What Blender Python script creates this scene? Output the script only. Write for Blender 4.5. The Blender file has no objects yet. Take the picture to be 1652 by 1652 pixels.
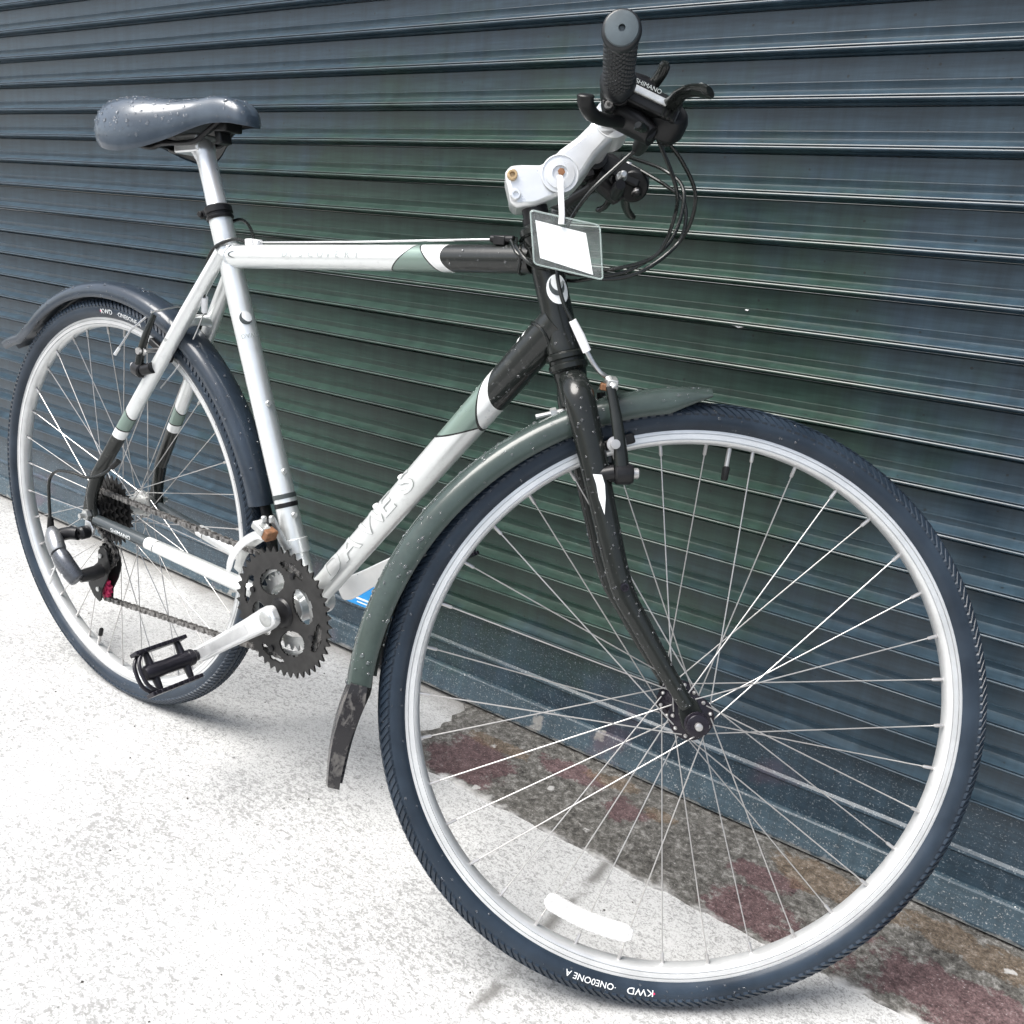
import bpy, bmesh, math, random
from mathutils import Vector, Matrix
PI = math.pi
R = math.radians
random.seed(7)
scene = bpy.context.scene
COL = scene.collection

# ------------------------------------------------------------------ camera
cam_data = bpy.data.cameras.new('camera')
cam_data.sensor_width = 36.0
cam_data.lens = 1426.18 / 1652 * 36
cam_data.clip_start = 0.02
cam_data.clip_end = 500
cam = bpy.data.objects.new('camera', cam_data)
COL.objects.link(cam)
_rot = Matrix.Rotation(0.59149, 3, 'Z') @ Matrix.Rotation(-0.30069, 3, 'X') @ Matrix.Rotation(-0.08555, 3, 'Y')
_r, _f, _u = _rot.col[0], _rot.col[1], _rot.col[2]
cm = Matrix((( _r.x, _u.x, -_f.x, 0.84105), (_r.y, _u.y, -_f.y, -1.21844), (_r.z, _u.z, -_f.z, 0.84236), (0, 0, 0, 1)))
cam.matrix_world = cm
scene.camera = cam

# ------------------------------------------------------------------ sky, sun, exposure (bright overcast, wet day)
SUN_EL, SUN_AZ = R(59), R(-148)        # azimuth measured clockwise from +Y
world = bpy.data.worlds.new('World')
scene.world = world
world.use_nodes = True
wn = world.node_tree.nodes
wl = world.node_tree.links
for n in list(wn):
    wn.remove(n)
w_out = wn.new('ShaderNodeOutputWorld')
w_bg = wn.new('ShaderNodeBackground')
w_hs = wn.new('ShaderNodeHueSaturation')
w_sky = wn.new('ShaderNodeTexSky')
w_sky.sky_type = 'NISHITA'
w_sky.sun_disc = False
w_sky.sun_elevation = SUN_EL
w_sky.sun_rotation = SUN_AZ
w_sky.air_density = 1.0
w_sky.dust_density = 3.0
w_hs.inputs['Saturation'].default_value = 0.55
w_bg.inputs['Strength'].default_value = 0.06
wl.new(w_sky.outputs['Color'], w_hs.inputs['Color'])
wl.new(w_hs.outputs['Color'], w_bg.inputs['Color'])
wl.new(w_bg.outputs['Background'], w_out.inputs['Surface'])
sun_data = bpy.data.lights.new('sun', 'SUN')
sun_data.energy = 1.5
sun_data.angle = R(38)
sun_data.color = (1.0, 0.97, 0.93)
sun = bpy.data.objects.new('sun', sun_data)
COL.objects.link(sun)
_sd = Vector((math.sin(SUN_AZ) * math.cos(SUN_EL), math.cos(SUN_AZ) * math.cos(SUN_EL), math.sin(SUN_EL)))
sun.rotation_euler = (-_sd).to_track_quat('-Z', 'Y').to_euler()
scene.view_settings.view_transform = 'Standard'
scene.view_settings.look = 'None'
scene.view_settings.gamma = 1.0
scene.view_settings.use_curve_mapping = False
scene.view_settings.exposure = 2.0
scene.render.engine = 'CYCLES'
scene.cycles.adaptive_threshold = 0.02
scene.cycles.max_bounces = 6
scene.cycles.diffuse_bounces = 2
scene.cycles.glossy_bounces = 2
scene.cycles.transmission_bounces = 5
scene.cycles.transparent_max_bounces = 8

# ------------------------------------------------------------------ material helpers
class NT:
    def __init__(s, name):
        s.m = bpy.data.materials.new(name)
        s.m.use_nodes = True
        s.n = s.m.node_tree.nodes
        s.l = s.m.node_tree.links
        s.b = s.n['Principled BSDF']
    def node(s, t, **kw):
        x = s.n.new(t)
        for k, v in kw.items():
            setattr(x, k, v)
        return x
    def link(s, a, b):
        s.l.new(a, b)
    def set(s, **kw):
        for k, v in kw.items():
            s.b.inputs[k.replace('_', ' ')].default_value = v
    def coord(s, kind='Object', scale=None):
        t = s.node('ShaderNodeTexCoord').outputs[kind]
        if scale is None:
            return t
        mp = s.node('ShaderNodeMapping')
        mp.inputs['Scale'].default_value = scale
        s.link(t, mp.inputs['Vector'])
        return mp.outputs['Vector']
    def noise(s, vec, scale, detail=4, rough=0.6, dist=0.0):
        x = s.node('ShaderNodeTexNoise')
        x.inputs['Scale'].default_value = scale
        x.inputs['Detail'].default_value = detail
        x.inputs['Roughness'].default_value = rough
        x.inputs['Distortion'].default_value = dist
        s.link(vec, x.inputs['Vector'])
        return x.outputs['Fac']
    def ramp(s, fac, stops, interp='LINEAR'):
        x = s.node('ShaderNodeValToRGB')
        x.color_ramp.interpolation = interp
        e = x.color_ramp.elements
        while len(e) < len(stops):
            e.new(0.5)
        for q, (p, c) in zip(e, stops):
            q.position = p
            if not hasattr(c, '__len__'):
                c = (c, c, c)
            q.color = (c[0], c[1], c[2], 1)
        s.link(fac, x.inputs['Fac'])
        return x.outputs['Color']
    def math(s, op, a, b=None, c=None, clamp=False):
        x = s.node('ShaderNodeMath', operation=op, use_clamp=clamp)
        for i, v in enumerate((a, b, c)):
            if v is None:
                continue
            if isinstance(v, (int, float)):
                x.inputs[i].default_value = v
            else:
                s.link(v, x.inputs[i])
        return x.outputs[0]
    def mix(s, fac, a, b, mode='MIX'):
        x = s.node('ShaderNodeMix', data_type='RGBA', blend_type=mode)
        for sock, v in ((x.inputs[0], fac), (x.inputs[6], a), (x.inputs[7], b)):
            if isinstance(v, (int, float)):
                sock.default_value = v
            elif isinstance(v, tuple):
                sock.default_value = (v[0], v[1], v[2], 1)
            else:
                s.link(v, sock)
        return x.outputs[2]
    def bump(s, h, strength=0.3, dist=0.001):
        x = s.node('ShaderNodeBump')
        x.inputs['Strength'].default_value = strength
        x.inputs['Distance'].default_value = dist
        s.link(h, x.inputs['Height'])
        s.link(x.outputs['Normal'], s.b.inputs['Normal'])

def simple(name, col, rough=0.4, metal=0.0, var=0.15, vscale=60, coat=0.0, bump=0.0, bscale=300, spec=0.5):
    t = NT(name)
    v = t.coord()
    f = t.noise(v, vscale, 5, 0.65)
    a = tuple(c * (1 - var) for c in col)
    b = tuple(min(1, c * (1 + var)) for c in col)
    t.link(t.ramp(f, [(0.3, a), (0.7, b)]), t.b.inputs['Base Color'])
    t.set(Metallic=metal, Specular_IOR_Level=spec)
    f2 = t.noise(v, vscale * 1.4, 3)
    t.link(t.math('MULTIPLY_ADD', f2, 0.16, rough - 0.08), t.b.inputs['Roughness'])
    if coat:
        t.set(Coat_Weight=coat, Coat_Roughness=0.10)
    if bump:
        t.bump(t.noise(v, bscale, 3), bump, 0.0006)
    return t.m

SILVER = (0.82, 0.84, 0.83)
GREYGREEN = (0.20, 0.27, 0.235)
WHITE = (0.86, 0.87, 0.86)
BLACKP = (0.012, 0.014, 0.013)
MAT = {}
MAT['silver'] = simple('silver_paint', SILVER, 0.32, 0.62, 0.04, 30, coat=0.3)
MAT['alu'] = simple('brushed_aluminium', (0.78, 0.79, 0.79), 0.34, 0.75, 0.10, 45)
MAT['alu_bright'] = simple('polished_aluminium', (0.80, 0.81, 0.81), 0.30, 0.60, 0.05, 30)
MAT['dull_alu'] = simple('dull_aluminium', (0.55, 0.56, 0.55), 0.42, 0.8, 0.2, 70)
MAT['chrome'] = simple('spoke_steel', (0.47, 0.46, 0.45), 0.32, 0.70, 0.06, 15)
MAT['black_gloss'] = simple('black_gloss_paint', BLACKP, 0.24, 0.0, 0.2, 30, coat=0.35, spec=0.2)
MAT['black_metal'] = simple('black_anodised', (0.012, 0.012, 0.013), 0.34, 0.0, 0.35, 80, spec=0.3)
MAT['black_plastic'] = simple('black_plastic', (0.009, 0.0095, 0.010), 0.38, 0.0, 0.3, 90, bump=0.1, spec=0.3)
MAT['ring'] = simple('chainring_dark_steel', (0.019, 0.0185, 0.018), 0.45, 0.1, 0.45, 60, bump=0.15, spec=0.4)
MAT['pedal'] = simple('pedal_resin', (0.010, 0.009, 0.014), 0.36, 0.0, 0.3, 80, spec=0.4)
MAT['cable'] = simple('cable_housing', (0.009, 0.011, 0.010), 0.26, 0.0, 0.2, 40, coat=0.3, spec=0.3)
MAT['wire'] = simple('cable_wire', (0.6, 0.6, 0.6), 0.3, 0.9, 0.1, 200)
MAT['grip'] = simple('grip_rubber', (0.014, 0.016, 0.018), 0.40, 0.0, 0.3, 60, bump=0.2, spec=0.5)
MAT['guard'] = simple('mudguard_plastic', (0.040, 0.056, 0.051), 0.24, 0.0, 0.25, 18, coat=0.3, spec=0.3)
MAT['guard_rear'] = simple('mudguard_plastic_navy', (0.024, 0.034, 0.048), 0.30, 0.0, 0.25, 18, coat=0.3, spec=0.3)
MAT['rd_pale'] = simple('derailleur_silver', (0.26, 0.27, 0.28), 0.3, 0.7, 0.25, 60)
MAT['cap'] = simple('grip_cap_rubber_skylit', (0.075, 0.095, 0.105), 0.4, 0.0, 0.2, 60)  # sky reflection on the grip end put into a paler, bluish colour
MAT['rd'] = simple('derailleur_grey', (0.085, 0.092, 0.105), 0.28, 0.5, 0.25, 60)
MAT['white'] = simple('white_plastic', (0.90, 0.90, 0.90), 0.35, 0.0, 0.03, 60)
MAT['decal_outline'] = simple('decal_outline', (0.36, 0.38, 0.37), 0.4, 0, 0.1)
MAT['decal_dark'] = simple('decal_dark', (0.05, 0.06, 0.06), 0.4, 0, 0.1)
MAT['decal_grey'] = simple('decal_grey', (0.40, 0.43, 0.42), 0.4, 0, 0.1)
MAT['decal_white'] = simple('decal_white', (0.82, 0.84, 0.84), 0.4, 0, 0.05)
MAT['red'] = simple('jockey_wheel_red', (0.55, 0.03, 0.11), 0.4, 0, 0.2)
MAT['gold'] = simple('brassy_bolt', (0.50, 0.36, 0.20), 0.4, 0.6, 0.25, 300)
MAT['rust'] = simple('rusty_steel', (0.20, 0.095, 0.045), 0.75, 0.1, 0.5, 120)
MAT['hub'] = simple('hub_black', (0.014, 0.012, 0.018), 0.26, 0.2, 0.3, 60, spec=0.4)

def mat_tyre():
    t = NT('tyre_rubber')
    v = t.coord()
    f = t.noise(v, 14, 5, 0.6)
    t.link(t.ramp(f, [(0.3, (0.012, 0.019, 0.029)), (0.7, (0.027, 0.040, 0.058))]), t.b.inputs['Base Color'])
    t.link(t.math('MULTIPLY_ADD', t.noise(v, 30, 3), 0.30, 0.20), t.b.inputs['Roughness'])
    t.set(Specular_IOR_Level=0.3)
    t.bump(t.noise(v, 500, 2), 0.12, 0.0005)
    return t.m
MAT['tyre'] = mat_tyre()

def mat_saddle():
    t = NT('saddle_vinyl')
    v = t.coord()
    f = t.noise(v, 30, 5)
    t.link(t.ramp(f, [(0.3, (0.032, 0.046, 0.064)), (0.7, (0.056, 0.076, 0.100))]), t.b.inputs['Base Color'])
    t.link(t.math('MULTIPLY_ADD', t.noise(v, 50, 4), 0.2, 0.22), t.b.inputs['Roughness'])
    t.set(Coat_Weight=0.35, Coat_Roughness=0.12, Specular_IOR_Level=0.4)
    t.bump(t.noise(v, 260, 3), 0.10, 0.0008)
    return t.m
MAT['saddle'] = mat_saddle()

def mat_drop():
    t = NT('water')
    t.set(Base_Color=(0.95, 0.97, 1, 1), Roughness=0.02, IOR=1.33, Transmission_Weight=0.95)
    return t.m
MAT['water'] = mat_drop()

def mat_flap():
    t = NT('muddy_flap')
    v = t.coord()
    f = t.noise(v, 55, 6, 0.7, 0.6)
    t.link(t.ramp(f, [(0.50, (0.014, 0.013, 0.015)), (0.60, (0.10, 0.094, 0.088))]), t.b.inputs['Base Color'])
    t.link(t.ramp(f, [(0.50, 0.25), (0.60, 0.8)]), t.b.inputs['Roughness'])
    t.bump(f, 0.3, 0.001)
    return t.m
MAT['flap'] = mat_flap()

def mat_chain():
    t = NT('greasy_chain')
    v = t.coord()
    f = t.noise(v, 160, 4, 0.7)
    t.link(t.ramp(f, [(0.35, (0.05, 0.048, 0.045)), (0.7, (0.33, 0.32, 0.31))]), t.b.inputs['Base Color'])
    t.set(Metallic=0.6, Roughness=0.45)
    return t.m
MAT['chain'] = mat_chain()

def mat_clear():
    t = NT('clear_plastic')
    t.set(Base_Color=(0.90, 0.95, 0.94, 1), Roughness=0.12)
    tr = t.node('ShaderNodeBsdfTransparent')
    tr.inputs['Color'].default_value = (0.99, 0.997, 0.995, 1)
    mx = t.node('ShaderNodeMixShader')
    t.link(t.math('MULTIPLY_ADD', t.noise(t.coord(), 60, 3), 0.06, 0.0), mx.inputs[0])
    t.link(tr.outputs[0], mx.inputs[1])
    t.link(t.b.outputs[0], mx.inputs[2])
    t.link(mx.outputs[0], t.n['Material Output'].inputs['Surface'])
    return t.m
MAT['clear'] = mat_clear()

def mat_lens():
    t = NT('frosted_reflector_plastic')
    t.set(Base_Color=(0.78, 0.78, 0.77, 1), Roughness=0.25)
    tr = t.node('ShaderNodeBsdfTransparent')
    mx = t.node('ShaderNodeMixShader')
    mp = t.node('ShaderNodeTexChecker')
    mp.inputs['Scale'].default_value = 260
    t.link(t.coord(), mp.inputs['Vector'])
    t.link(t.math('MULTIPLY_ADD', mp.outputs['Fac'], 0.22, 0.55), mx.inputs[0])
    t.link(tr.outputs[0], mx.inputs[1])
    t.link(t.b.outputs[0], mx.inputs[2])
    t.link(mx.outputs[0], t.n['Material Output'].inputs['Surface'])
    return t.m
MAT['lens'] = mat_lens()

def mat_sleeve_rim():
    t = NT('clear_plastic_welded_edge')
    t.set(Base_Color=(0.75, 0.84, 0.81, 1), Roughness=0.15, IOR=1.3, Transmission_Weight=0.7)
    return t.m
MAT['clear_edge'] = mat_sleeve_rim()

def paint_bands(name, base, bands, ux=(0, -1)):
    """bands: (position along the tube, slope with height v, curve with v^2, colour); v = up side, -1..1."""
    t = NT(name)
    sep = t.node('ShaderNodeSeparateXYZ')
    t.link(t.coord(), sep.inputs[0])
    z = sep.outputs['Z']
    v = t.math('MULTIPLY', sep.outputs['Y'], -1.0 / 0.016)
    v2 = t.math('MULTIPLY', v, v)
    col = base
    ro = 0.31
    me = 0.62
    rough = metal = None
    for pos, k, q, c in bands:
        e = t.math('MULTIPLY_ADD', v, -k, z)
        e = t.math('MULTIPLY_ADD', v2, -q, e)
        g = t.math('GREATER_THAN', e, pos)
        col = t.mix(g, col, c)
        dark = c[0] < 0.05
        rough = t.math('ADD', t.math('MULTIPLY', g, 0.30 if dark else 0.34), t.math('MULTIPLY', t.math('SUBTRACT', 1, g), rough if rough is not None else ro))
        metal = t.math('ADD', t.math('MULTIPLY', g, 0.0 if dark else 0.35), t.math('MULTIPLY', t.math('SUBTRACT', 1, g), metal if metal is not None else me))
    grime = t.noise(t.coord(), 90, 5, 0.7)
    col = t.mix(t.ramp(grime, [(0.55, 0.0), (0.8, 0.25)]), col, (0.2, 0.2, 0.19))
    t.link(col, t.b.inputs['Base Color'])
    t.link(rough, t.b.inputs['Roughness'])
    t.link(metal, t.b.inputs['Metallic'])
    t.set(Coat_Weight=0.4, Coat_Roughness=0.08, Specular_IOR_Level=0.35)
    return t.m

# ------------------------------------------------------------------ mesh helpers
def V(*a):
    return Vector(a if len(a) == 3 else a[0])

class MB:
    def __init__(s):
        s.v = []
        s.f = []
    def add(s, vs, fs):
        o = len(s.v)
        s.v.extend(Vector(p) for p in vs)
        s.f.extend(tuple(i + o for i in f) for f in fs)
        return s
    def tube(s, pts, rad, n=12, cap=True, flat=1.0, ref=None, closed=False):
        pts = [Vector(p) for p in pts]
        if not hasattr(rad, '__len__'):
            rad = [rad] * len(pts)
        m = len(pts)
        vs, fs = [], []
        prev = None
        for i, p in enumerate(pts):
            if closed:
                t = pts[(i + 1) % m] - pts[i - 1]
            else:
                t = (pts[min(i + 1, m - 1)] - pts[max(i - 1, 0)])
            t.normalize()
            if prev is None:
                a = Vector(ref) if ref is not None else (Vector((0, 1, 0)) if abs(t.y) < 0.9 else Vector((1, 0, 0)))
            else:
                a = prev
            a = (a - t * a.dot(t)).normalized()
            prev = a
            b = t.cross(a)
            for k in range(n):
                q = 2 * PI * k / n
                vs.append(p + a * (math.cos(q) * rad[i] * flat) + b * (math.sin(q) * rad[i]))
        for i in range(m if closed else m - 1):
            j = (i + 1) % m
            for k in range(n):
                k2 = (k + 1) % n
                fs.append((i * n + k, i * n + k2, j * n + k2, j * n + k))
        if cap and not closed:
            fs.append(tuple(range(n - 1, -1, -1)))
            fs.append(tuple((m - 1) * n + k for k in range(n)))
        return s.add(vs, fs)
    def box(s, c, size, rot=None):
        hx, hy, hz = (q / 2 for q in size)
        c = Vector(c)
        vs = [Vector((x, y, z)) for x in (-hx, hx) for y in (-hy, hy) for z in (-hz, hz)]
        if rot is not None:
            vs = [rot @ q for q in vs]
        return s.add([q + c for q in vs], [(0, 1, 3, 2), (4, 6, 7, 5), (0, 4, 5, 1), (2, 3, 7, 6), (0, 2, 6, 4), (1, 5, 7, 3)])
    def lathe(s, prof, c, axis, n=32, closed=False):
        """prof: (radius, height along axis)"""
        c = Vector(c)
        ax = Vector(axis).normalized()
        a = Vector((1, 0, 0)) if abs(ax.x) < 0.9 else Vector((0, 0, 1))
        a = (a - ax * a.dot(ax)).normalized()
        b = ax.cross(a)
        vs, fs = [], []
        m = len(prof)
        for r, h in prof:
            for k in range(n):
                q = 2 * PI * k / n
                vs.append(c + ax * h + (a * math.cos(q) + b * math.sin(q)) * r)
        for i in range(m if closed else m - 1):
            j = (i + 1) % m
            for k in range(n):
                k2 = (k + 1) % n
                fs.append((i * n + k, i * n + k2, j * n + k2, j * n + k))
        if not closed:
            if prof[0][0] > 1e-6:
                fs.append(tuple(range(n - 1, -1, -1)))
            if prof[-1][0] > 1e-6:
                fs.append(tuple((m - 1) * n + k for k in range(n)))
        return s.add(vs, fs)
    def cyl(s, a, b, r, n=20, r2=None):
        return s.tube([a, b], [r, r if r2 is None else r2], n)
    def prism(s, poly, y0, y1):
        """polygon of (x, z) extruded from y0 to y1"""
        n = len(poly)
        vs = [Vector((x, y0, z)) for x, z in poly] + [Vector((x, y1, z)) for x, z in poly]
        fs = [tuple(range(n)), tuple(range(2 * n - 1, n - 1, -1))]
        for i in range(n):
            j = (i + 1) % n
            fs.append((i, i + n, j + n, j))
        return s.add(vs, fs)
    def sphere(s, c, r, n=14, sc=(1, 1, 1)):
        prof = [(math.sin(PI * i / (n // 2)) * r, -math.cos(PI * i / (n // 2)) * r) for i in range(n // 2 + 1)]
        t = MB().lathe([(max(a, 1e-5), h) for a, h in prof], (0, 0, 0), (0, 0, 1), n)
        return s.add([Vector((q.x * sc[0], q.y * sc[1], q.z * sc[2])) + Vector(c) for q in t.v], t.f)
    def mesh(s, name, mat=None, smooth=True, angle=35):
        me = bpy.data.meshes.new(name)
        me.from_pydata([tuple(q) for q in s.v], [], s.f)
        me.validate()
        bm = bmesh.new()
        bm.from_mesh(me)
        bmesh.ops.recalc_face_normals(bm, faces=bm.faces)
        bm.to_mesh(me)
        bm.free()
        if smooth:
            me.shade_smooth()
            me.set_sharp_from_angle(angle=R(angle))
        if mat is not None:
            me.materials.append(MAT[mat] if isinstance(mat, str) else mat)
        return me
    def build(s, name, mat, parent=None, mtx=None, bevel=0, smooth=True, angle=35):
        o = bpy.data.objects.new(name, s.mesh(name, mat, smooth, angle))
        COL.objects.link(o)
        if parent is not None:
            o.parent = parent
        if mtx is not None:
            o.matrix_local = mtx
        if bevel:
            b = o.modifiers.new('bevel', 'BEVEL')
            b.width = bevel
            b.segments = 2
            b.limit_method = 'ANGLE'
            b.angle_limit = R(40)
        return o

def smooth_path(pts, n=6):
    """Catmull-Rom through pts"""
    pts = [Vector(p) for p in pts]
    P = [2 * pts[0] - pts[1]] + pts + [2 * pts[-1] - pts[-2]]
    out = []
    for i in range(1, len(P) - 2):
        for k in range(n):
            t = k / n
            a, b, c, d = P[i - 1], P[i], P[i + 1], P[i + 2]
            out.append(0.5 * ((2 * b) + (c - a) * t + (2 * a - 5 * b + 4 * c - d) * t * t + (3 * b - a - 3 * c + d) * t ** 3))
    out.append(pts[-1])
    return out

def empty(name, parent=None, mtx=None):
    o = bpy.data.objects.new(name, None)
    COL.objects.link(o)
    o.empty_display_size = 0.1
    if parent is not None:
        o.parent = parent
    if mtx is not None:
        o.matrix_local = mtx
    return o

def tag(o, label=None, cat=None, group=None, kind=None):
    for k, v in (('label', label), ('category', cat), ('group', group), ('kind', kind)):
        if v:
            o[k] = v
    return o

def text_mesh(body, size, offset=0.0, slice_x=0.0, slice_y=0.0, shear=0.0, width=1.0, bold=0.0):
    """flat text as (verts, faces) with its left baseline at the origin, sliced so that it can be wrapped"""
    cu = bpy.data.curves.new('lettering', 'FONT')
    cu.body = body
    cu.size = size
    cu.offset = offset
    cu.shear = shear
    cu.resolution_u = 3
    ob = bpy.data.objects.new('lettering', cu)
    COL.objects.link(ob)
    dg = bpy.context.evaluated_depsgraph_get()
    me = bpy.data.meshes.new_from_object(ob.evaluated_get(dg))
    bm = bmesh.new()
    bm.from_mesh(me)
    xs = [v.co.x for v in bm.verts]
    ys = [v.co.y for v in bm.verts]
    for ax, lo, hi, st in ((0, min(xs), max(xs), slice_x), (1, min(ys), max(ys), slice_y)):
        if st <= 0:
            continue
        p = lo + st
        while p < hi:
            co = [0, 0, 0]
            no = [0, 0, 0]
            co[ax] = p
            no[ax] = 1
            bmesh.ops.bisect_plane(bm, geom=bm.verts[:] + bm.edges[:] + bm.faces[:], plane_co=co, plane_no=no, dist=1e-6)
            p += st
    bm.verts.ensure_lookup_table()
    vs = [(v.co.x * width, v.co.y) for v in bm.verts]
    fs = [tuple(v.index for v in f.verts) for f in bm.faces]
    bm.free()
    COL.objects.unlink(ob)
    bpy.data.objects.remove(ob)
    bpy.data.curves.remove(cu)
    bpy.data.meshes.remove(me)
    return vs, fs

def drops_on(objs_meshes, n, rmin, rmax, seed=1, keep=None):
    """beads of water scattered over a mesh (local coordinates)"""
    rnd = random.Random(seed)
    mb = MB()
    tris = []
    for me in objs_meshes:
        me.calc_loop_triangles()
        for t in me.loop_triangles:
            a, b, c = (me.vertices[i].co.copy() for i in t.vertices)
            nr = (b - a).cross(c - a)
            ar = nr.length
            if ar < 1e-9:
                continue
            nr = nr / ar
            if keep and not keep((a + b + c) / 3, nr):
                continue
            tris.append((ar, a, b, c, nr))
    if not tris:
        return mb
    cum = []
    s = 0
    for t in tris:
        s += t[0]
        cum.append(s)
    import bisect
    for _ in range(n):
        _, a, b, c, nr = tris[min(len(tris) - 1, bisect.bisect(cum, rnd.random() * s))]
        u, w = rnd.random(), rnd.random()
        if u + w > 1:
            u, w = 1 - u, 1 - w
        p = a + (b - a) * u + (c - a) * w
        r = rmin + (rmax - rmin) * rnd.random() ** 2.5
        t1 = nr.orthogonal().normalized()
        t2 = nr.cross(t1)
        k = 7
        el = 1 + rnd.random() * 0.5
        vs = []
        for rr, hh in ((1.0, -0.15), (0.92, 0.28), (0.55, 0.58)):
            for q in range(k):
                an = 2 * PI * q / k
                vs.append(p + (t1 * math.cos(an) * el + t2 * math.sin(an)) * r * rr + nr * r * hh)
        vs.append(p + nr * r * 0.68)
        fs = []
        for i in range(2):
            for q in range(k):
                q2 = (q + 1) % k
                fs.append((i * k + q, i * k + q2, (i + 1) * k + q2, (i + 1) * k + q))
        for q in range(k):
            fs.append((2 * k + q, 2 * k + (q + 1) % k, 3 * k))
        mb.add(vs, fs)
    return mb

# ================================================================== the setting
GZ = -0.0105                      # top of the pavement slabs
def mat_concrete():
    t = NT('pale_concrete')
    v = t.coord()
    big = t.noise(v, 3.2, 5, 0.6)
    fl = t.noise(t.coord(scale=(0.8, 1.3, 1)), 150, 4, 0.72, 0.7)
    fine = t.noise(v, 420, 2, 0.7)
    th = t.math('MULTIPLY_ADD', big, 0.40, 0.315)          # fewer or more flecks from place to place
    d = t.math('SUBTRACT', fl, th)
    fleck = t.ramp(d, [(0.0, 0.0), (0.11, 1.0)])
    c = t.mix(t.math('MULTIPLY', fleck, 0.60), (0.48, 0.485, 0.48), (0.11, 0.11, 0.107))
    c = t.mix(t.ramp(fine, [(0.50, 0.0), (0.64, 0.68)]), c, (0.19, 0.188, 0.184))
    spots = t.node('ShaderNodeTexVoronoi')
    spots.inputs['Scale'].default_value = 24
    t.link(v, spots.inputs['Vector'])
    rnd = t.node('ShaderNodeSeparateColor')
    t.link(spots.outputs['Color'], rnd.inputs[0])
    sp = t.math('MULTIPLY', t.math('LESS_THAN', spots.outputs['Distance'], 0.055), t.math('GREATER_THAN', rnd.outputs[0], 0.72))
    c = t.mix(t.math('MULTIPLY', sp, 0.8), c, (0.10, 0.10, 0.10))
    # dirt worked into the joint; contact shade painted along the foot of the shutter
    sep = t.node('ShaderNodeSeparateXYZ')
    t.link(v, sep.inputs[0])
    jx = t.math('ABSOLUTE', t.math('ADD', t.math('SUBTRACT', sep.outputs['X'], 0.395), t.math('MULTIPLY', t.math('SUBTRACT', big, 0.5), 0.05)))
    jm = t.math('MULTIPLY', t.ramp(jx, [(0.002, 1.0), (0.014, 0.0)]), t.ramp(t.noise(v, 17, 4), [(0.42, 0.0), (0.54, 0.9)]))
    c = t.mix(jm, c, (0.13, 0.127, 0.12))
    wy = t.math('ADD', sep.outputs['Y'], t.math('MULTIPLY', t.math('SUBTRACT', t.noise(v, 9, 5), 0.5), 0.10))
    wm = t.ramp(t.math('ADD', wy, 0.5), [(0.43, 0.0), (0.49, 0.85)])
    c = t.mix(wm, c, (0.17, 0.165, 0.155))
    t.link(c, t.b.inputs['Base Color'])
    t.set(Roughness=0.72)
    t.bump(fine, 0.25, 0.0015)
    return t.m
MAT['concrete'] = mat_concrete()

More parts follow.
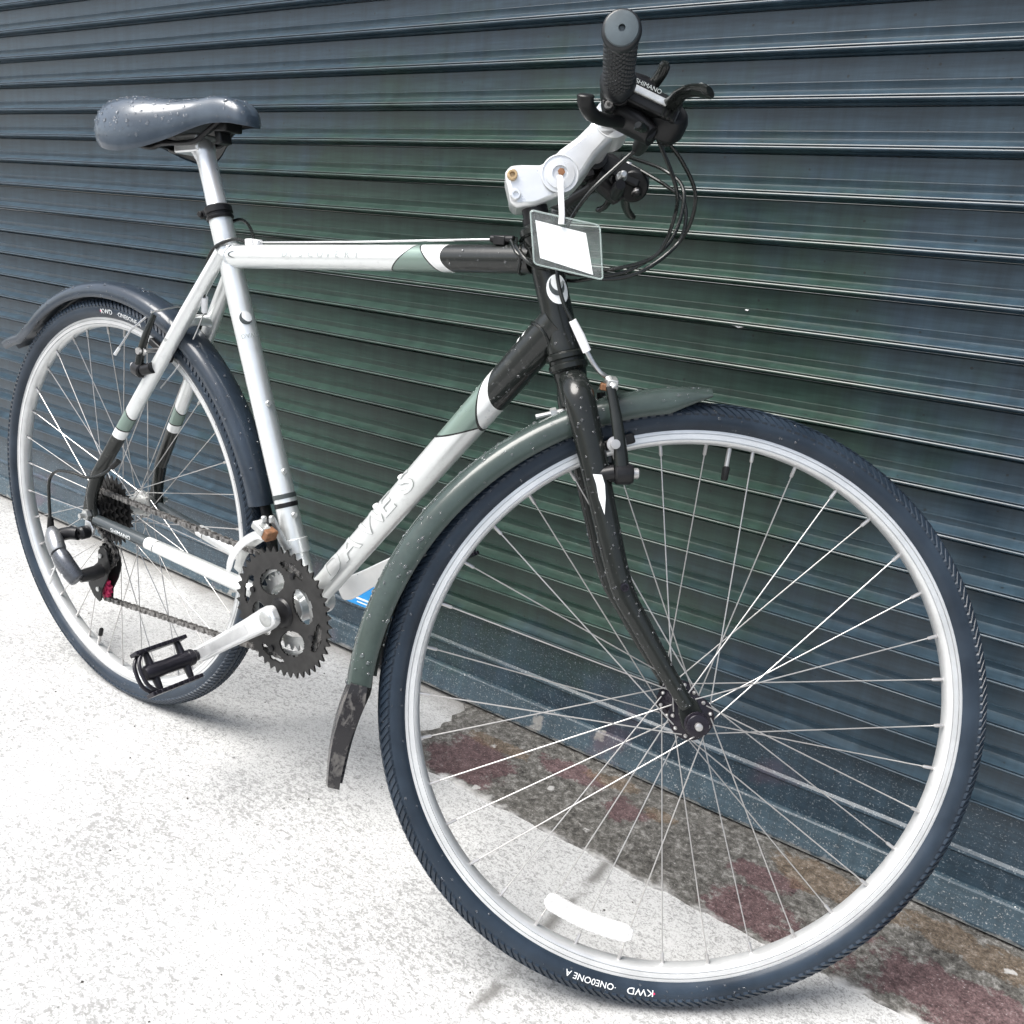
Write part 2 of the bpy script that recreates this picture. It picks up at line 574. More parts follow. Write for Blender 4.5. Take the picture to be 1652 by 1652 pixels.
def mat_threshold():
    t = NT('stained_threshold_concrete')
    v = t.coord()
    n1 = t.noise(v, 95, 6, 0.78, 0.3)
    n2 = t.noise(v, 300, 3, 0.75)
    c = t.ramp(n1, [(0.36, (0.030, 0.028, 0.025)), (0.46, (0.080, 0.076, 0.068)), (0.54, (0.125, 0.120, 0.109)), (0.64, (0.27, 0.263, 0.248))])
    sep = t.node('ShaderNodeSeparateXYZ')
    t.link(v, sep.inputs[0])
    wob = t.math('MULTIPLY', t.math('SUBTRACT', t.noise(v, 15, 6, 0.72), 0.5), 4.6)
    def patch(lst, col, soft, c):
        m = None
        for cx, cy, rx, ry in lst:
            a = t.math('POWER', t.math('DIVIDE', t.math('SUBTRACT', sep.outputs['X'], cx), rx), 2)
            b = t.math('POWER', t.math('DIVIDE', t.math('SUBTRACT', sep.outputs['Y'], cy), ry), 2)
            q = t.math('ADD', t.math('ADD', a, b), wob)
            q = t.ramp(t.math('ADD', q, t.math('MULTIPLY', t.math('SUBTRACT', n1, 0.5), 2.2)), [(0.72, 1.0), (0.98, 0.0)])
            m = q if m is None else t.math('MAXIMUM', m, q)
        m = t.math('MULTIPLY', m, soft)
        tone = t.mix(t.ramp(t.math('ADD', t.math('MULTIPLY', n2, 0.5), t.math('MULTIPLY', n1, 0.5)), [(0.40, 0.0), (0.60, 1.0)]), tuple(q * 0.45 for q in col), tuple(q * 1.7 for q in col))
        return t.mix(m, c, tone)
    c = patch([(0.09, -0.155, 0.085, 0.065), (0.23, -0.065, 0.075, 0.028), (0.355, -0.10, 0.045, 0.035), (0.60, -0.185, 0.075, 0.045), (0.585, -0.10, 0.05, 0.03), (0.86, -0.165, 0.16, 0.06), (1.25, -0.12, 0.12, 0.07)], (0.098, 0.055, 0.058), 0.80, c)
    c = patch([(0.10, -0.085, 0.075, 0.018), (0.30, -0.045, 0.05, 0.02), (0.655, -0.055, 0.10, 0.04), (0.87, -0.055, 0.12, 0.035), (0.40, -0.075, 0.035, 0.018), (1.1, -0.05, 0.1, 0.03)], (0.135, 0.090, 0.052), 0.50, c)
    # splashes of white paint and a pale roughened front edge
    vor = t.node('ShaderNodeTexVoronoi')
    vor.inputs['Scale'].default_value = 21
    t.link(v, vor.inputs['Vector'])
    rc = t.node('ShaderNodeSeparateColor')
    t.link(vor.outputs['Color'], rc.inputs[0])
    vd = t.math('ADD', vor.outputs['Distance'], t.math('MULTIPLY', t.math('SUBTRACT', t.noise(v, 70, 4), 0.5), 0.5))
    sp = t.math('MULTIPLY', t.ramp(vd, [(0.10, 1.0), (0.16, 0.0)]), t.math('GREATER_THAN', rc.outputs[0], 0.80))
    c = t.mix(t.math('MULTIPLY', sp, 0.8), c, (0.50, 0.495, 0.48))
    ed = t.math('ADD', sep.outputs['Y'], t.math('MULTIPLY', t.math('SUBTRACT', t.noise(v, 22, 5), 0.5), 0.075))
    c = t.mix(t.ramp(t.math('ADD', ed, 0.5), [(0.268, 0.85), (0.282, 0.0)]), c, (0.60, 0.595, 0.58))
    c = t.mix(t.ramp(n2, [(0.64, 0.0), (0.70, 0.8)]), c, (0.42, 0.41, 0.40))
    c = t.mix(t.ramp(n2, [(0.27, 0.85), (0.33, 0.0)]), c, (0.02, 0.02, 0.02))
    t.link(c, t.b.inputs['Base Color'])
    t.set(Roughness=0.5)
    t.bump(t.math('ADD', n1, n2), 0.5, 0.003)
    return t.m
MAT['threshold'] = mat_threshold()

g = MB().add([(-90, -2.101, GZ - 0.006), (90, -2.101, GZ - 0.006), (90, 60, GZ - 0.006), (-90, 60, GZ - 0.006)], [(0, 1, 2, 3)])
ground = tag(g.build('pavement', 'concrete'), 'pale worn concrete pavement in front of the shutter', 'pavement', kind='structure')
MAT['asphalt'] = simple('asphalt', (0.045, 0.046, 0.048), 0.7, 0, 0.35, 25, bump=0.3, bscale=120)
unseen_road = MB().add([(-90, -120, GZ - 0.11), (90, -120, GZ - 0.11), (90, -2.25, GZ - 0.11), (-90, -2.25, GZ - 0.11)], [(0, 1, 2, 3)])  # unseen asphalt, added to darken reflections and cut the bounce from the ground
tag(unseen_road.build('unseen_road', 'asphalt'), 'unseen dark asphalt added behind the camera to darken reflections', 'unseen_road', kind='structure')
unseen_kerb = MB().box((0, -2.175, GZ - 0.075), (40, 0.15, 0.15))  # edging added along with the unseen asphalt
tag(unseen_kerb.build('unseen_kerb', 'concrete', bevel=0.012), 'unseen concrete edging added between pavement and asphalt', 'unseen_kerb', kind='structure')
xs = [-6.0, 6.0]
ys = [(-2.1, 0.05)]
for (y0, y1) in ys:
    for i in range(len(xs) - 1):
        b = MB().box(((xs[i] + xs[i + 1]) / 2, (y0 + y1) / 2, GZ - 0.02), (xs[i + 1] - xs[i] - 0.0005, y1 - y0, 0.04))
        o = b.build('slab', 'concrete', ground, bevel=0.0009)

# the stained strip under the shutter
rn = random.Random(4)
top = []
x = -0.03
while x < 2.3:
    top.append((x, -0.224 + rn.uniform(-0.0035, 0.0035)))
    x += 0.016
left = [(-0.03 + rn.uniform(-0.02, 0.02), -0.224 + 0.016 * k) for k in range(1, 17)]
poly = [(2.3, 0.04)] + [(-0.02, 0.04)] + left[::-1] + top
n = len(poly)
th = MB().add([(px, py, GZ + 0.0045) for px, py in poly] + [(px - 0.0, py, GZ - 0.01) for px, py in poly],
              [tuple(range(n))] + [(i, (i + 1) % n, (i + 1) % n + n, i + n) for i in range(n)])
tag(th.build('threshold', 'threshold', bevel=0, smooth=False), 'dark stained concrete strip along the foot of the shutter', 'threshold', kind='structure')

# ------------------------------------------------------------------ roller shutter
def mat_shutter(dirty=False, gain=1.0):
    t = NT('slate_painted_steel_dirty' if dirty else 'slate_painted_steel')
    v = t.coord('Generated') if False else t.node('ShaderNodeNewGeometry').outputs['Position']
    sep = t.node('ShaderNodeSeparateXYZ')
    t.link(v, sep.inputs[0])
    # green cast of the shadows put into the blue slate colour mid-shutter
    a = t.math('POWER', t.math('DIVIDE', t.math('ADD', sep.outputs['X'], 0.12), 0.74), 2)
    b = t.math('POWER', t.math('DIVIDE', t.math('SUBTRACT', sep.outputs['Z'], 0.60), 0.48), 2)
    q = t.math('ADD', t.math('ADD', a, b), t.math('MULTIPLY', t.math('SUBTRACT', t.noise(v, 7, 4, 0.65), 0.5), 2.0))
    hue = t.ramp(t.math('MULTIPLY', q, 0.5), [(0.32, 1.0), (0.66, 0.0)])
    mp = t.node('ShaderNodeMapping')
    mp.inputs['Scale'].default_value = (4, 4, 55)
    t.link(v, mp.inputs['Vector'])
    streak = t.noise(mp.outputs['Vector'], 3.0, 4, 0.65)
    blue = t.ramp(streak, [(0.3, (0.018, 0.037, 0.054)), (0.7, (0.038, 0.070, 0.097))])
    green = t.ramp(streak, [(0.3, (0.013, 0.034, 0.026)), (0.7, (0.029, 0.064, 0.049))])
    c = t.mix(hue, blue, green)
    # faint runs where rain has washed down the slats
    mp2 = t.node('ShaderNodeMapping')
    mp2.inputs['Scale'].default_value = (26, 1, 1.6)
    t.link(v, mp2.inputs['Vector'])
    run = t.noise(mp2.outputs['Vector'], 1.6, 4, 0.7)
    c = t.mix(1.0, c, t.ramp(run, [(0.35, 0.60), (0.65, 0.92)]), 'MULTIPLY')
    # specks: dark beads of water and dirt, a few pale chips
    vor = t.node('ShaderNodeTexVoronoi')
    vor.inputs['Scale'].default_value = 75
    t.link(v, vor.inputs['Vector'])
    rc = t.node('ShaderNodeSeparateColor')
    t.link(vor.outputs['Color'], rc.inputs[0])
    wv = t.math('ADD', vor.outputs['Distance'], t.math('MULTIPLY', t.noise(v, 260, 2), 0.12))
    sp = t.math('MULTIPLY', t.math('LESS_THAN', wv, 0.19), t.math('GREATER_THAN', rc.outputs[0], 0.82))
    c = t.mix(t.math('MULTIPLY', sp, 0.75), c, (0.008, 0.010, 0.010))
    wh = t.math('MULTIPLY', t.math('LESS_THAN', wv, 0.135), t.math('GREATER_THAN', rc.outputs[1], 0.75 if dirty else 0.9985))
    c = t.mix(t.math('MULTIPLY', wh, 0.8), c, (0.50, 0.54, 0.56))
    if dirty:
        f = t.noise(v, 330, 4, 0.7)
        c = t.mix(t.ramp(f, [(0.58, 0.0), (0.68, 0.70)]), c, (0.32, 0.35, 0.37))
        m = t.noise(v, 6, 5, 0.6)
        c = t.mix(t.ramp(m, [(0.60, 0.0), (0.68, 0.35)]), c, (0.075, 0.045, 0.065))
    if gain != 1.0:
        # the rail is a paler, chalkier coat, rubbed to bare metal along its lower edge
        c = t.mix(1.0, c, (gain * 1.1, gain, gain * 0.92), 'MULTIPLY')
        ez = t.math('ADD', sep.outputs['Z'], t.math('MULTIPLY', t.math('SUBTRACT', t.noise(v, 45, 5, 0.7), 0.5), 0.030))
        c = t.mix(t.ramp(t.math('ADD', ez, 0.5), [(0.4985, 0.75), (0.503, 0.0)]), c, (0.30, 0.29, 0.27))
        c = t.mix(t.ramp(t.noise(v, 13, 4, 0.6), [(0.66, 0.0), (0.70, 0.6)]), c, (0.32, 0.30, 0.27))
    t.link(c, t.b.inputs['Base Color'])
    t.link(t.math('MULTIPLY_ADD', streak, 0.22, 0.22), t.b.inputs['Roughness'])
    t.set(Specular_IOR_Level=0.48)
    if dirty:
        t.bump(f, 0.15, 0.001)
    return t.m
MAT['shutter'] = mat_shutter()
MAT['shutter_dirty'] = mat_shutter(True)

PIT = 0.05739
YF = 0.0055                       # flat of a slat
def lath_profile():
    """(outward depth, fraction of the pitch downwards)"""
    return [(-0.002, 0.004), (0.0, 0.03), (0.0, 0.500), (0.0017, 0.514), (0.0018, 0.520), (0.0002, 0.60), (0.0002, 0.67), (0.0016, 0.685), (0.0128, 0.805), (0.0150, 0.814), (0.0154, 0.830), (0.0149, 0.846), (0.0134, 0.853), (0.0132, 0.860),
            (0.0153, 0.869), (0.0161, 0.890), (0.0157, 0.918), (0.0138, 0.936), (0.0110, 0.944), (0.0010, 0.952), (-0.002, 0.995)]
X0, X1 = -7.0, 3.6
def extrude_profile(pts, name, mat, parent, z, sub=1):
    """closed (y, z) profile run from X0 to X1"""
    n = len(pts)
    vs = [(X0, y, q) for y, q in pts] + [(X1, y, q) for y, q in pts]
    fs = [(i, (i + 1) % n, (i + 1) % n + n, i + n) for i in range(n)] + [tuple(range(n)), tuple(range(2 * n - 1, n - 1, -1))]
    return MB().add(vs, fs).build(name, mat, parent, Matrix.Translation((0, 0, z)), angle=24)
shutter = empty('roller_shutter')
tag(shutter, 'dark slate steel roller shutter of narrow ribbed horizontal slats', 'shutter')
prof = [(YF - d * (1.0 if d > 0.002 else 1), -h * PIT) for d, h in lath_profile()]
prof = prof + [(YF + 0.012, -0.995 * PIT), (YF + 0.012, -0.004 * PIT)]
variants = []
for j in range(4):
    nseg = 72
    m_ = len(prof)
    ph = [rn.uniform(0, 6.28) for _ in range(6)]
    vs, fs = [], []
    for i in range(nseg + 1):
        x = X0 + (X1 - X0) * i / nseg
        wy = 0.00035 * math.sin(x * 3.1 + ph[0]) + 0.00025 * math.sin(x * 7.7 + ph[1]) + 0.00016 * math.sin(x * 15.0 + ph[2])
        wz = 0.0003 * math.sin(x * 2.3 + ph[3]) + 0.0002 * math.sin(x * 6.1 + ph[4])
        for y, z in prof:
            k_ = 1.0 if y < YF + 0.01 else 0.0
            vs.append((x, y + wy * k_ * (1 + 0.8 * math.sin(z * 90 + ph[5])), z + wz))
    for i in range(nseg):
        for q_ in range(m_):
            fs.append((i * m_ + q_, i * m_ + (q_ + 1) % m_, (i + 1) * m_ + (q_ + 1) % m_, (i + 1) * m_ + q_))
    fs += [tuple(range(m_)), tuple(nseg * m_ + q_ for q_ in range(m_ - 1, -1, -1))]
    variants.append(MB().add(vs, fs).mesh('slat', 'shutter', angle=24))
for k in range(15, -25, -1):
    ztop = 1.0357 - k * PIT + 0.95 * PIT
    o = bpy.data.objects.new('slat', variants[k % 4])
    COL.objects.link(o)
    o.parent = shutter
    o.location = (rn.uniform(-0.02, 0.02), rn.uniform(-0.0006, 0.0006), ztop)
    o.rotation_euler = (rn.uniform(-0.006, 0.006), 0, 0)
zp = 1.0357 - 15 * PIT - 0.047 * PIT      # underside of the lowest slat
panel = [(YF, zp), (YF, 0.099), (YF - 0.0035, 0.095), (YF - 0.0045, 0.0915), (YF - 0.0018, 0.088), (YF - 0.001, 0.046), (YF + 0.014, 0.046), (YF + 0.014, zp)]
extrude_profile(panel, 'bottom_panel', 'shutter_dirty', shutter, 0)
rail = [(YF - 0.0005, 0.0475), (YF - 0.0065, 0.0465), (YF - 0.0085, 0.0440), (YF - 0.0175, 0.0075), (YF - 0.0190, 0.0045), (YF - 0.0185, -0.001), (YF - 0.015, -0.003), (YF + 0.014, -0.003), (YF + 0.014, 0.0475)]
MAT['rail'] = mat_shutter(True, 1.35)
MAT['rail'].name = 'slate_bottom_rail'
extrude_profile(rail, 'bottom_rail', 'rail', shutter, 0)
seal = MB().box(((X0 + X1) / 2, YF + 0.002, -0.006), (X1 - X0, 0.012, 0.010)).build('rubber_seal', 'black_plastic', shutter)
# maintenance sticker, lock and a scrape in the paint
MAT['blue'] = simple('sticker_blue', (0.02, 0.30, 0.72), 0.35, 0, 0.08)
st = MB().box((-0.305, YF - 0.0022, 0.1235), (0.150, 0.0008, 0.062)).build('sticker', 'white', shutter)
MB().box((-0.305, YF - 0.0030, 0.1225), (0.150, 0.0008, 0.052)).build('sticker_print', 'blue', st)
for (a, b, c, d) in ((-0.262, 0.138, 0.030, 0.013), (-0.254, 0.112, 0.007, 0.014), (-0.262, 0.108, 0.007, 0.005), (-0.2625, 0.114, 0.008, 0.003), (-0.352, 0.134, 0.008, 0.010), (-0.325, 0.112, 0.040, 0.004), (-0.325, 0.104, 0.034, 0.0025)):
    MB().box((a, YF - 0.0037, b), (c, 0.0008, d)).build('print_mark', 'decal_white', st)
lk = MB()
lk.box((-0.268, -0.012, 0.030), (0.052, 0.034, 0.050)).box((-0.268, -0.020, 0.060), (0.034, 0.018, 0.012))
lock = lk.build('lock', 'black_metal', shutter, bevel=0.003)
MB().lathe([(0.0065, 0), (0.0065, 0.003), (0.0045, 0.004)], (-0.268, -0.029, 0.034), (0, -1, 0), 16).build('keyhole', 'dull_alu', lock)
lk = MB().box((-0.222, -0.006, 0.188), (0.030, 0.022, 0.020))
lk.box((-0.222, -0.006, 0.172), (0.014, 0.014, 0.020))
lk.build('bolt_keeper', 'dull_alu', shutter, bevel=0.002)
# paint chip
rn2 = random.Random(9)
for (cx, cz, s) in ((0.3755, 0.7515, 0.0075), (0.379, 0.762, 0.0022), (0.384, 0.772, 0.002)):
    pts = [(cx + s * (0.6 + 0.7 * rn2.random()) * 1.4 * math.cos(2 * PI * i / 11), cz + 0.55 * s * (0.5 + 0.8 * rn2.random()) * math.sin(2 * PI * i / 11)) for i in range(11)]
    MB().prism(pts, -0.0062 if cz < 0.757 else -0.0002 + 0.004, 0.006).build('paint_chip', 'white', shutter)

# ================================================================== the bicycle
WB = 1.04218
HUB = 0.342
BIKE_M = Matrix.Translation((0, -0.38486, 0)) @ Matrix.Rotation(0.02483, 4, 'Z') @ Matrix.Translation((-WB / 2, 0, 0)) @ Matrix.Rotation(-0.02372, 4, 'X')
AXO = Vector((0.99759, 0, 0.32435))
AXU = Vector((-0.36797, 0, 0.92984)).normalized()
AXF = Vector((0.92984, 0, 0.36797)).normalized()
STEER = Matrix.Translation(AXO) @ Matrix.Rotation(0.63799, 4, AXU) @ Matrix.Translation(-AXO)
bike = empty('bicycle', None, BIKE_M)
tag(bike, 'silver and black hybrid bicycle with mudguards standing in front of the shutter, handlebar turned', 'bicycle')
def ax(t, y=0.0, f=0.0):
    return AXO + AXU * t + AXF * f + Vector((0, y, 0))
def frame_mtx(p0, p1):
    z = (Vector(p1) - Vector(p0)).normalized()
    x = Vector((0, -1, 0))
    x = (x - z * x.dot(z)).normalized()
    y = z.cross(x)
    return Matrix(((x.x, y.x, z.x, p0[0]), (x.y, y.y, z.y, p0[1]), (x.z, y.z, z.z, p0[2]), (0, 0, 0, 1)))
def tube_part(name, p0, p1, rads, mat, parent, n=28, flat=1.0):
    """a straight tube along its own z; rads = [(fraction, radius)]"""
    L = (Vector(p1) - Vector(p0)).length
    mb = MB().tube([(0, 0, f * L) for f, _ in rads], [r for _, r in rads], n, ref=(1, 0, 0), flat=flat)
    return mb.build(name, mat, parent, frame_mtx(p0, p1))
def wrap_tube(vs, fs, r, z0, a0, up=1, sx=1, lift=0.0004):
    """flat (along, across) -> onto a tube of radius r in its own space; a0 in degrees from the right side towards the top"""
    out = []
    for px, py in vs:
        a = R(a0) + up * py / r
        out.append((math.cos(a) * (r + lift), -math.sin(a) * (r + lift), z0 + sx * px))
    return MB().add(out, fs)
def poly_mesh(poly, step):
    bm = bmesh.new()
    bm.faces.new([bm.verts.new((x, y, 0)) for x, y in poly])
    ys_ = [p[1] for p in poly]
    p = min(ys_) + step
    while p < max(ys_):
        bmesh.ops.bisect_plane(bm, geom=bm.verts[:] + bm.edges[:] + bm.faces[:], plane_co=(0, p, 0), plane_no=(0, 1, 0), dist=1e-6)
        p += step
    bm.verts.index_update()
    r = [(v.co.x, v.co.y) for v in bm.verts], [tuple(v.index for v in f.verts) for f in bm.faces]
    bm.free()
    return r
def ellipse(cx, cy, a, b, n=24):
    return [(cx + a * math.cos(2 * PI * i / n), cy + b * math.sin(2 * PI * i / n)) for i in range(n)]
def crescent(cx, cy, a, b, t0, t1, th, n=14):
    o = [(cx + a * math.cos(R(t0 + (t1 - t0) * i / n)), cy + b * math.sin(R(t0 + (t1 - t0) * i / n))) for i in range(n + 1)]
    q = [(cx + (a - th * math.sin(PI * i / n)) * math.cos(R(t0 + (t1 - t0) * i / n)), cy + (b - th * math.sin(PI * i / n)) * math.sin(R(t0 + (t1 - t0) * i / n))) for i in range(n - 1, 0, -1)]
    return o + q
DARK = (0.010, 0.012, 0.011)
BB = Vector((0.4515, 0, 0.3005))
SU = Vector((-0.35586, 0, 0.93454)).normalized()

# ---- main tubes
TT0, TT1 = Vector((0.2655, 0, 0.7825)), Vector((0.785, 0, 0.8205))
tt0 = 0.2655
def on_tt(x):
    return (x - tt0) / (TT1.x - TT0.x) * (TT1 - TT0).length
mat_tt = paint_bands('top_tube_paint', SILVER, [(on_tt(0.600), 0.021, 0, DARK), (on_tt(0.6025), 0.021, 0, GREYGREEN), (on_tt(0.640), -0.015, 0, DARK), (on_tt(0.6425), -0.015, 0, WHITE), (on_tt(0.664), -0.004, 0.008, BLACKP)])
top_tube = tube_part('top_tube', TT0, TT1, [(0, 0.0165), (0.5, 0.0160), (1, 0.0162)], mat_tt, bike)
DT0 = BB.copy()
DT1 = Vector((0.8275, 0, 0.7575))
mat_dt = paint_bands('down_tube_paint', SILVER, [(0.3925, -0.026, 0.003, DARK), (0.3965, -0.026, 0.003, GREYGREEN), (0.4490, 0.020, 0, DARK), (0.4530, 0.020, 0, WHITE), (0.4740, 0.013, 0.003, BLACKP)])
down_tube = tube_part('down_tube', DT0, DT1, [(0, 0.0185), (0.3, 0.0190), (0.7, 0.0205), (1, 0.0215)], mat_dt, bike, 32)
ST1 = BB + SU * 0.572
seat_tube = tube_part('seat_tube', BB, ST1, [(0, 0.0165), (1, 0.0165)], 'silver', bike, 32)
# bands and print on the seat tube
for (z0, sgn) in ((0.405, 1),):
    v_, f_ = poly_mesh(ellipse(0, 0, 0.010, 0.010), 0.002)
    d = wrap_tube(v_, f_, 0.0165, z0 + 0.018, -60).build('badge', 'decal_white', bike, seat_tube.matrix_basis.copy())
    v_, f_ = poly_mesh(crescent(0, 0, 0.0095, 0.009, 20, 250, 0.006), 0.002)
    wrap_tube(v_, f_, 0.0165, z0 + 0.018, -62, lift=0.0008).build('badge_swoosh', 'decal_dark', d)
    v_, f_ = text_mesh('DAWES', 0.009, slice_y=0.002)
    v_ = [(-y, x - 0.013) for x, y in v_]
    wrap_tube(v_, f_, 0.0165, z0 - 0.004, -64, up=-1, lift=0.0008).build('lettering', 'decal_grey', d)
head_tube = MB()
head_tube.lathe([(0.0205, 0.430), (0.0205, 0.438), (0.0185, 0.444), (0.0182, 0.48), (0.0182, 0.53), (0.0185, 0.548), (0.0200, 0.553), (0.0200, 0.560)], AXO, AXU, 32)
head_tube = head_tube.build('head_tube', 'black_gloss', bike)
hm = frame_mtx(AXO, AXO + AXU)
v_, f_ = poly_mesh(ellipse(0, 0, 0.0165, 0.013), 0.002)
badge = wrap_tube(v_, f_, 0.0183, 0.497, -52).build('badge', 'decal_white', bike, hm)
v_, f_ = poly_mesh(crescent(0.002, 0, 0.011, 0.009, 30, 300, 0.0055), 0.002)
wrap_tube(v_, f_, 0.0183, 0.499, -50, lift=0.0008).build('badge_swoosh', 'decal_dark', badge)
v_, f_ = poly_mesh(crescent(0.0, 0, 0.006, 0.005, -60, 130, 0.003), 0.002)
wrap_tube(v_, f_, 0.0183, 0.499, -75, lift=0.0008).build('badge_swoosh', 'decal_grey', badge)
# lettering along the tubes
def letters(word, tube, s0, pitch, size, r, a0, w, dark_off, mats, yoff):
    for i, ch in enumerate(word):
        if word == 'DAWES':
            r = 0.01895 + 0.00028 * i
        v_, f_ = text_mesh(ch, size, slice_y=0.003, offset=dark_off)
        v_ = [(x * w, y - yoff) for x, y in v_]
        o = wrap_tube(v_, f_, r, s0 + i * pitch, a0, lift=0.0004).build('letter', mats[0], tube)
        if mats[1]:
            v_, f_ = text_mesh(ch, size, slice_y=0.003, offset=dark_off - 0.0005)
            v_ = [(x * w - 0.0003, y - yoff + 0.0004) for x, y in v_]
            wrap_tube(v_, f_, r, s0 + i * pitch, a0, lift=0.0008).build('letter_face', mats[1], tube)
letters('DAWES', down_tube, 0.078, 0.0505, 0.040, 0.0192, 10, 1.55, 0.0009, ('decal_outline', 'silver'), 0.012)
letters('DISCOVERY', top_tube, on_tt(0.394), 0.0165, 0.0125, 0.0162, 14, 1.15, 0.0, ('decal_grey', None), 0.0045)
v_, f_ = poly_mesh(crescent(0, 0, 0.020, 0.0055, 100, 260, 0.0025), 0.002)
wrap_tube(v_, f_, 0.0166, 0.040, 8).build('pinstripe', 'decal_dark', top_tube)
for k, dz in enumerate((0, 0.006)):
    v_, f_ = poly_mesh([(0, -0.006), (0.004, -0.006), (0.009, 0.006), (0.005, 0.006)], 0.003)
    wrap_tube(v_, f_, 0.0213, 0.540 + dz * 1.6, 62).build('sticker_stripe', 'decal_white', down_tube)

# ---- weld beads at the joints
def weld(center, axis, r, skew, mat, r2=None, n=40):
    """a lumpy fillet running round a tube; skew bends it round the tube it meets"""
    ax_ = Vector(axis).normalized()
    a_ = Vector((0, 1, 0))
    b_ = ax_.cross(a_)
    pts = []
    for i in range(n):
        t_ = 2 * PI * i / n
        pts.append(Vector(center) + a_ * (math.cos(t_) * r) + b_ * (math.sin(t_) * r) - ax_ * (skew * math.cos(t_) ** 2))
    MB().tube(pts, [0.0022 + 0.0004 * math.sin(i * 2.6) for i in range(n)], 8, closed=True).build('weld_bead', mat, bike)
weld(TT1 - (TT1 - TT0).normalized() * 0.016, TT1 - TT0, 0.0160, -0.009, 'black_gloss')
weld(DT1 - (DT1 - DT0).normalized() * 0.026, DT1 - DT0, 0.0212, -0.012, 'black_gloss')
weld(TT0 + (TT1 - TT0).normalized() * 0.0185, TT0 - TT1, 0.0163, -0.008, 'silver')
weld(DT0 + (DT1 - DT0).normalized() * 0.024, DT0 - DT1, 0.0186, -0.006, 'silver')
# ---- collars, lugs, bottom bracket
MB().lathe([(0.0215, -0.034), (0.0215, 0.034)], BB, (0, 1, 0), 32).build('bottom_bracket', 'silver', bike, bevel=0.0015)
MB().lathe([(0.0185, 0), (0.0195, 0.002), (0.0195, 0.004), (0.0178, 0.005), (0.0178, 0.008), (0.0198, 0.009), (0.0198, 0.017), (0.0180, 0.019), (0.015, 0.020)], ST1 - SU * 0.004, SU, 32).build('seat_clamp', 'black_metal', bike)
c = ST1 + SU * 0.008
MB().box(c + Vector((-0.021, -0.004, -0.006)), (0.011, 0.018, 0.011), Matrix.Rotation(R(-20), 3, 'Y')).cyl(c + Vector((-0.022, -0.017, -0.006)), c + Vector((-0.022, 0.010, -0.006)), 0.0045, 14).build('clamp_bolt', 'black_metal', bike, bevel=0.001)
MB().lathe([(0.0198, 0.408), (0.0225, 0.411), (0.0225, 0.416), (0.0208, 0.418), (0.0208, 0.421), (0.0232, 0.4225), (0.0232, 0.427), (0.0205, 0.4295)], AXO, AXU, 36).build('headset_lower', 'black_gloss', bike)
MB().lathe([(0.0200, 0.561), (0.0222, 0.563), (0.0222, 0.569), (0.0205, 0.571), (0.0165, 0.574)], AXO, AXU, 36).build('headset_upper', 'black_gloss', bike)

# ---- stays, bridges, dropouts
for sgn in (-1, 1):
    m_st = paint_bands('seat_stay_paint_%d' % sgn, SILVER, [(0.312, 0.010, 0, DARK), (0.3145, 0.010, 0, GREYGREEN), (0.3465, -0.004, 0, DARK), (0.3490, -0.004, 0, WHITE), (0.3640, -0.001, 0, BLACKP)])
    tube_part('seat_stay', (0.2690, sgn * 0.014, 0.7880), (0.0180, sgn * 0.0590, 0.4130), [(0, 0.0095), (0.25, 0.0115), (0.8, 0.0110), (1, 0.0105)], m_st, bike, 20)
    m_cs = paint_bands('chain_stay_paint_%d' % sgn, SILVER, [(0.292 - 0.02, 0.004, 0, DARK), (0.294 - 0.02, 0.004, 0, WHITE), (0.293, 0.0, 0, (0.045, 0.055, 0.06))])
    cs = tube_part('chain_stay', (0.428, sgn * 0.026, 0.2995), (0.012, sgn * 0.0600, 0.3345), [(0, 0.0125), (0.4, 0.0115), (1, 0.0090)], m_cs, bike, 20)
    if sgn < 0:
        v_, f_ = text_mesh('SHIMANO', 0.009, slice_y=0.002)
        wrap_tube([(-x * 1.2, -y) for x, y in v_], f_, 0.0095, 0.372, 20).build('lettering', 'decal_white', cs)
    dp = MB().prism([(0.026, 0.418), (0.010, 0.420), (-0.006, 0.385), (-0.018, 0.348), (-0.016, 0.328), (-0.004, 0.3215), (0.018, 0.324), (0.030, 0.332), (0.016, 0.342), (0.013, 0.365), (0.020, 0.392)], sgn * 0.0585, sgn * 0.0660)
    dp.build('dropout', 'black_gloss', bike, bevel=0.0015)
    MB().tube([(0.019, sgn * 0.0588, 0.4145), (0.006, sgn * 0.0622, 0.378), (0.004, sgn * 0.0625, 0.352)], [0.0106, 0.0098, 0.0075], 16).build('stay_end', 'black_gloss', bike)
MB().tube(smooth_path([(0.1985, -0.025, 0.680), (0.2005, -0.012, 0.684), (0.2010, 0.0, 0.685), (0.2005, 0.012, 0.684), (0.1985, 0.025, 0.680)], 4), 0.0085, 16).build('stay_bridge', 'silver', bike)
MB().tube([(0.380, -0.026, 0.304), (0.380, 0.026, 0.304)], 0.0075, 14).build('stay_bridge', 'silver', bike)
for sgn in (-1, 1):
    MB().lathe([(0.0042, 0), (0.0042, 0.003), (0.0022, 0.0034)], (0.178, sgn * 0.0385, 0.6525), (0.3, sgn * 0.9, -0.2), 12).build('rack_boss', 'dull_alu', bike)
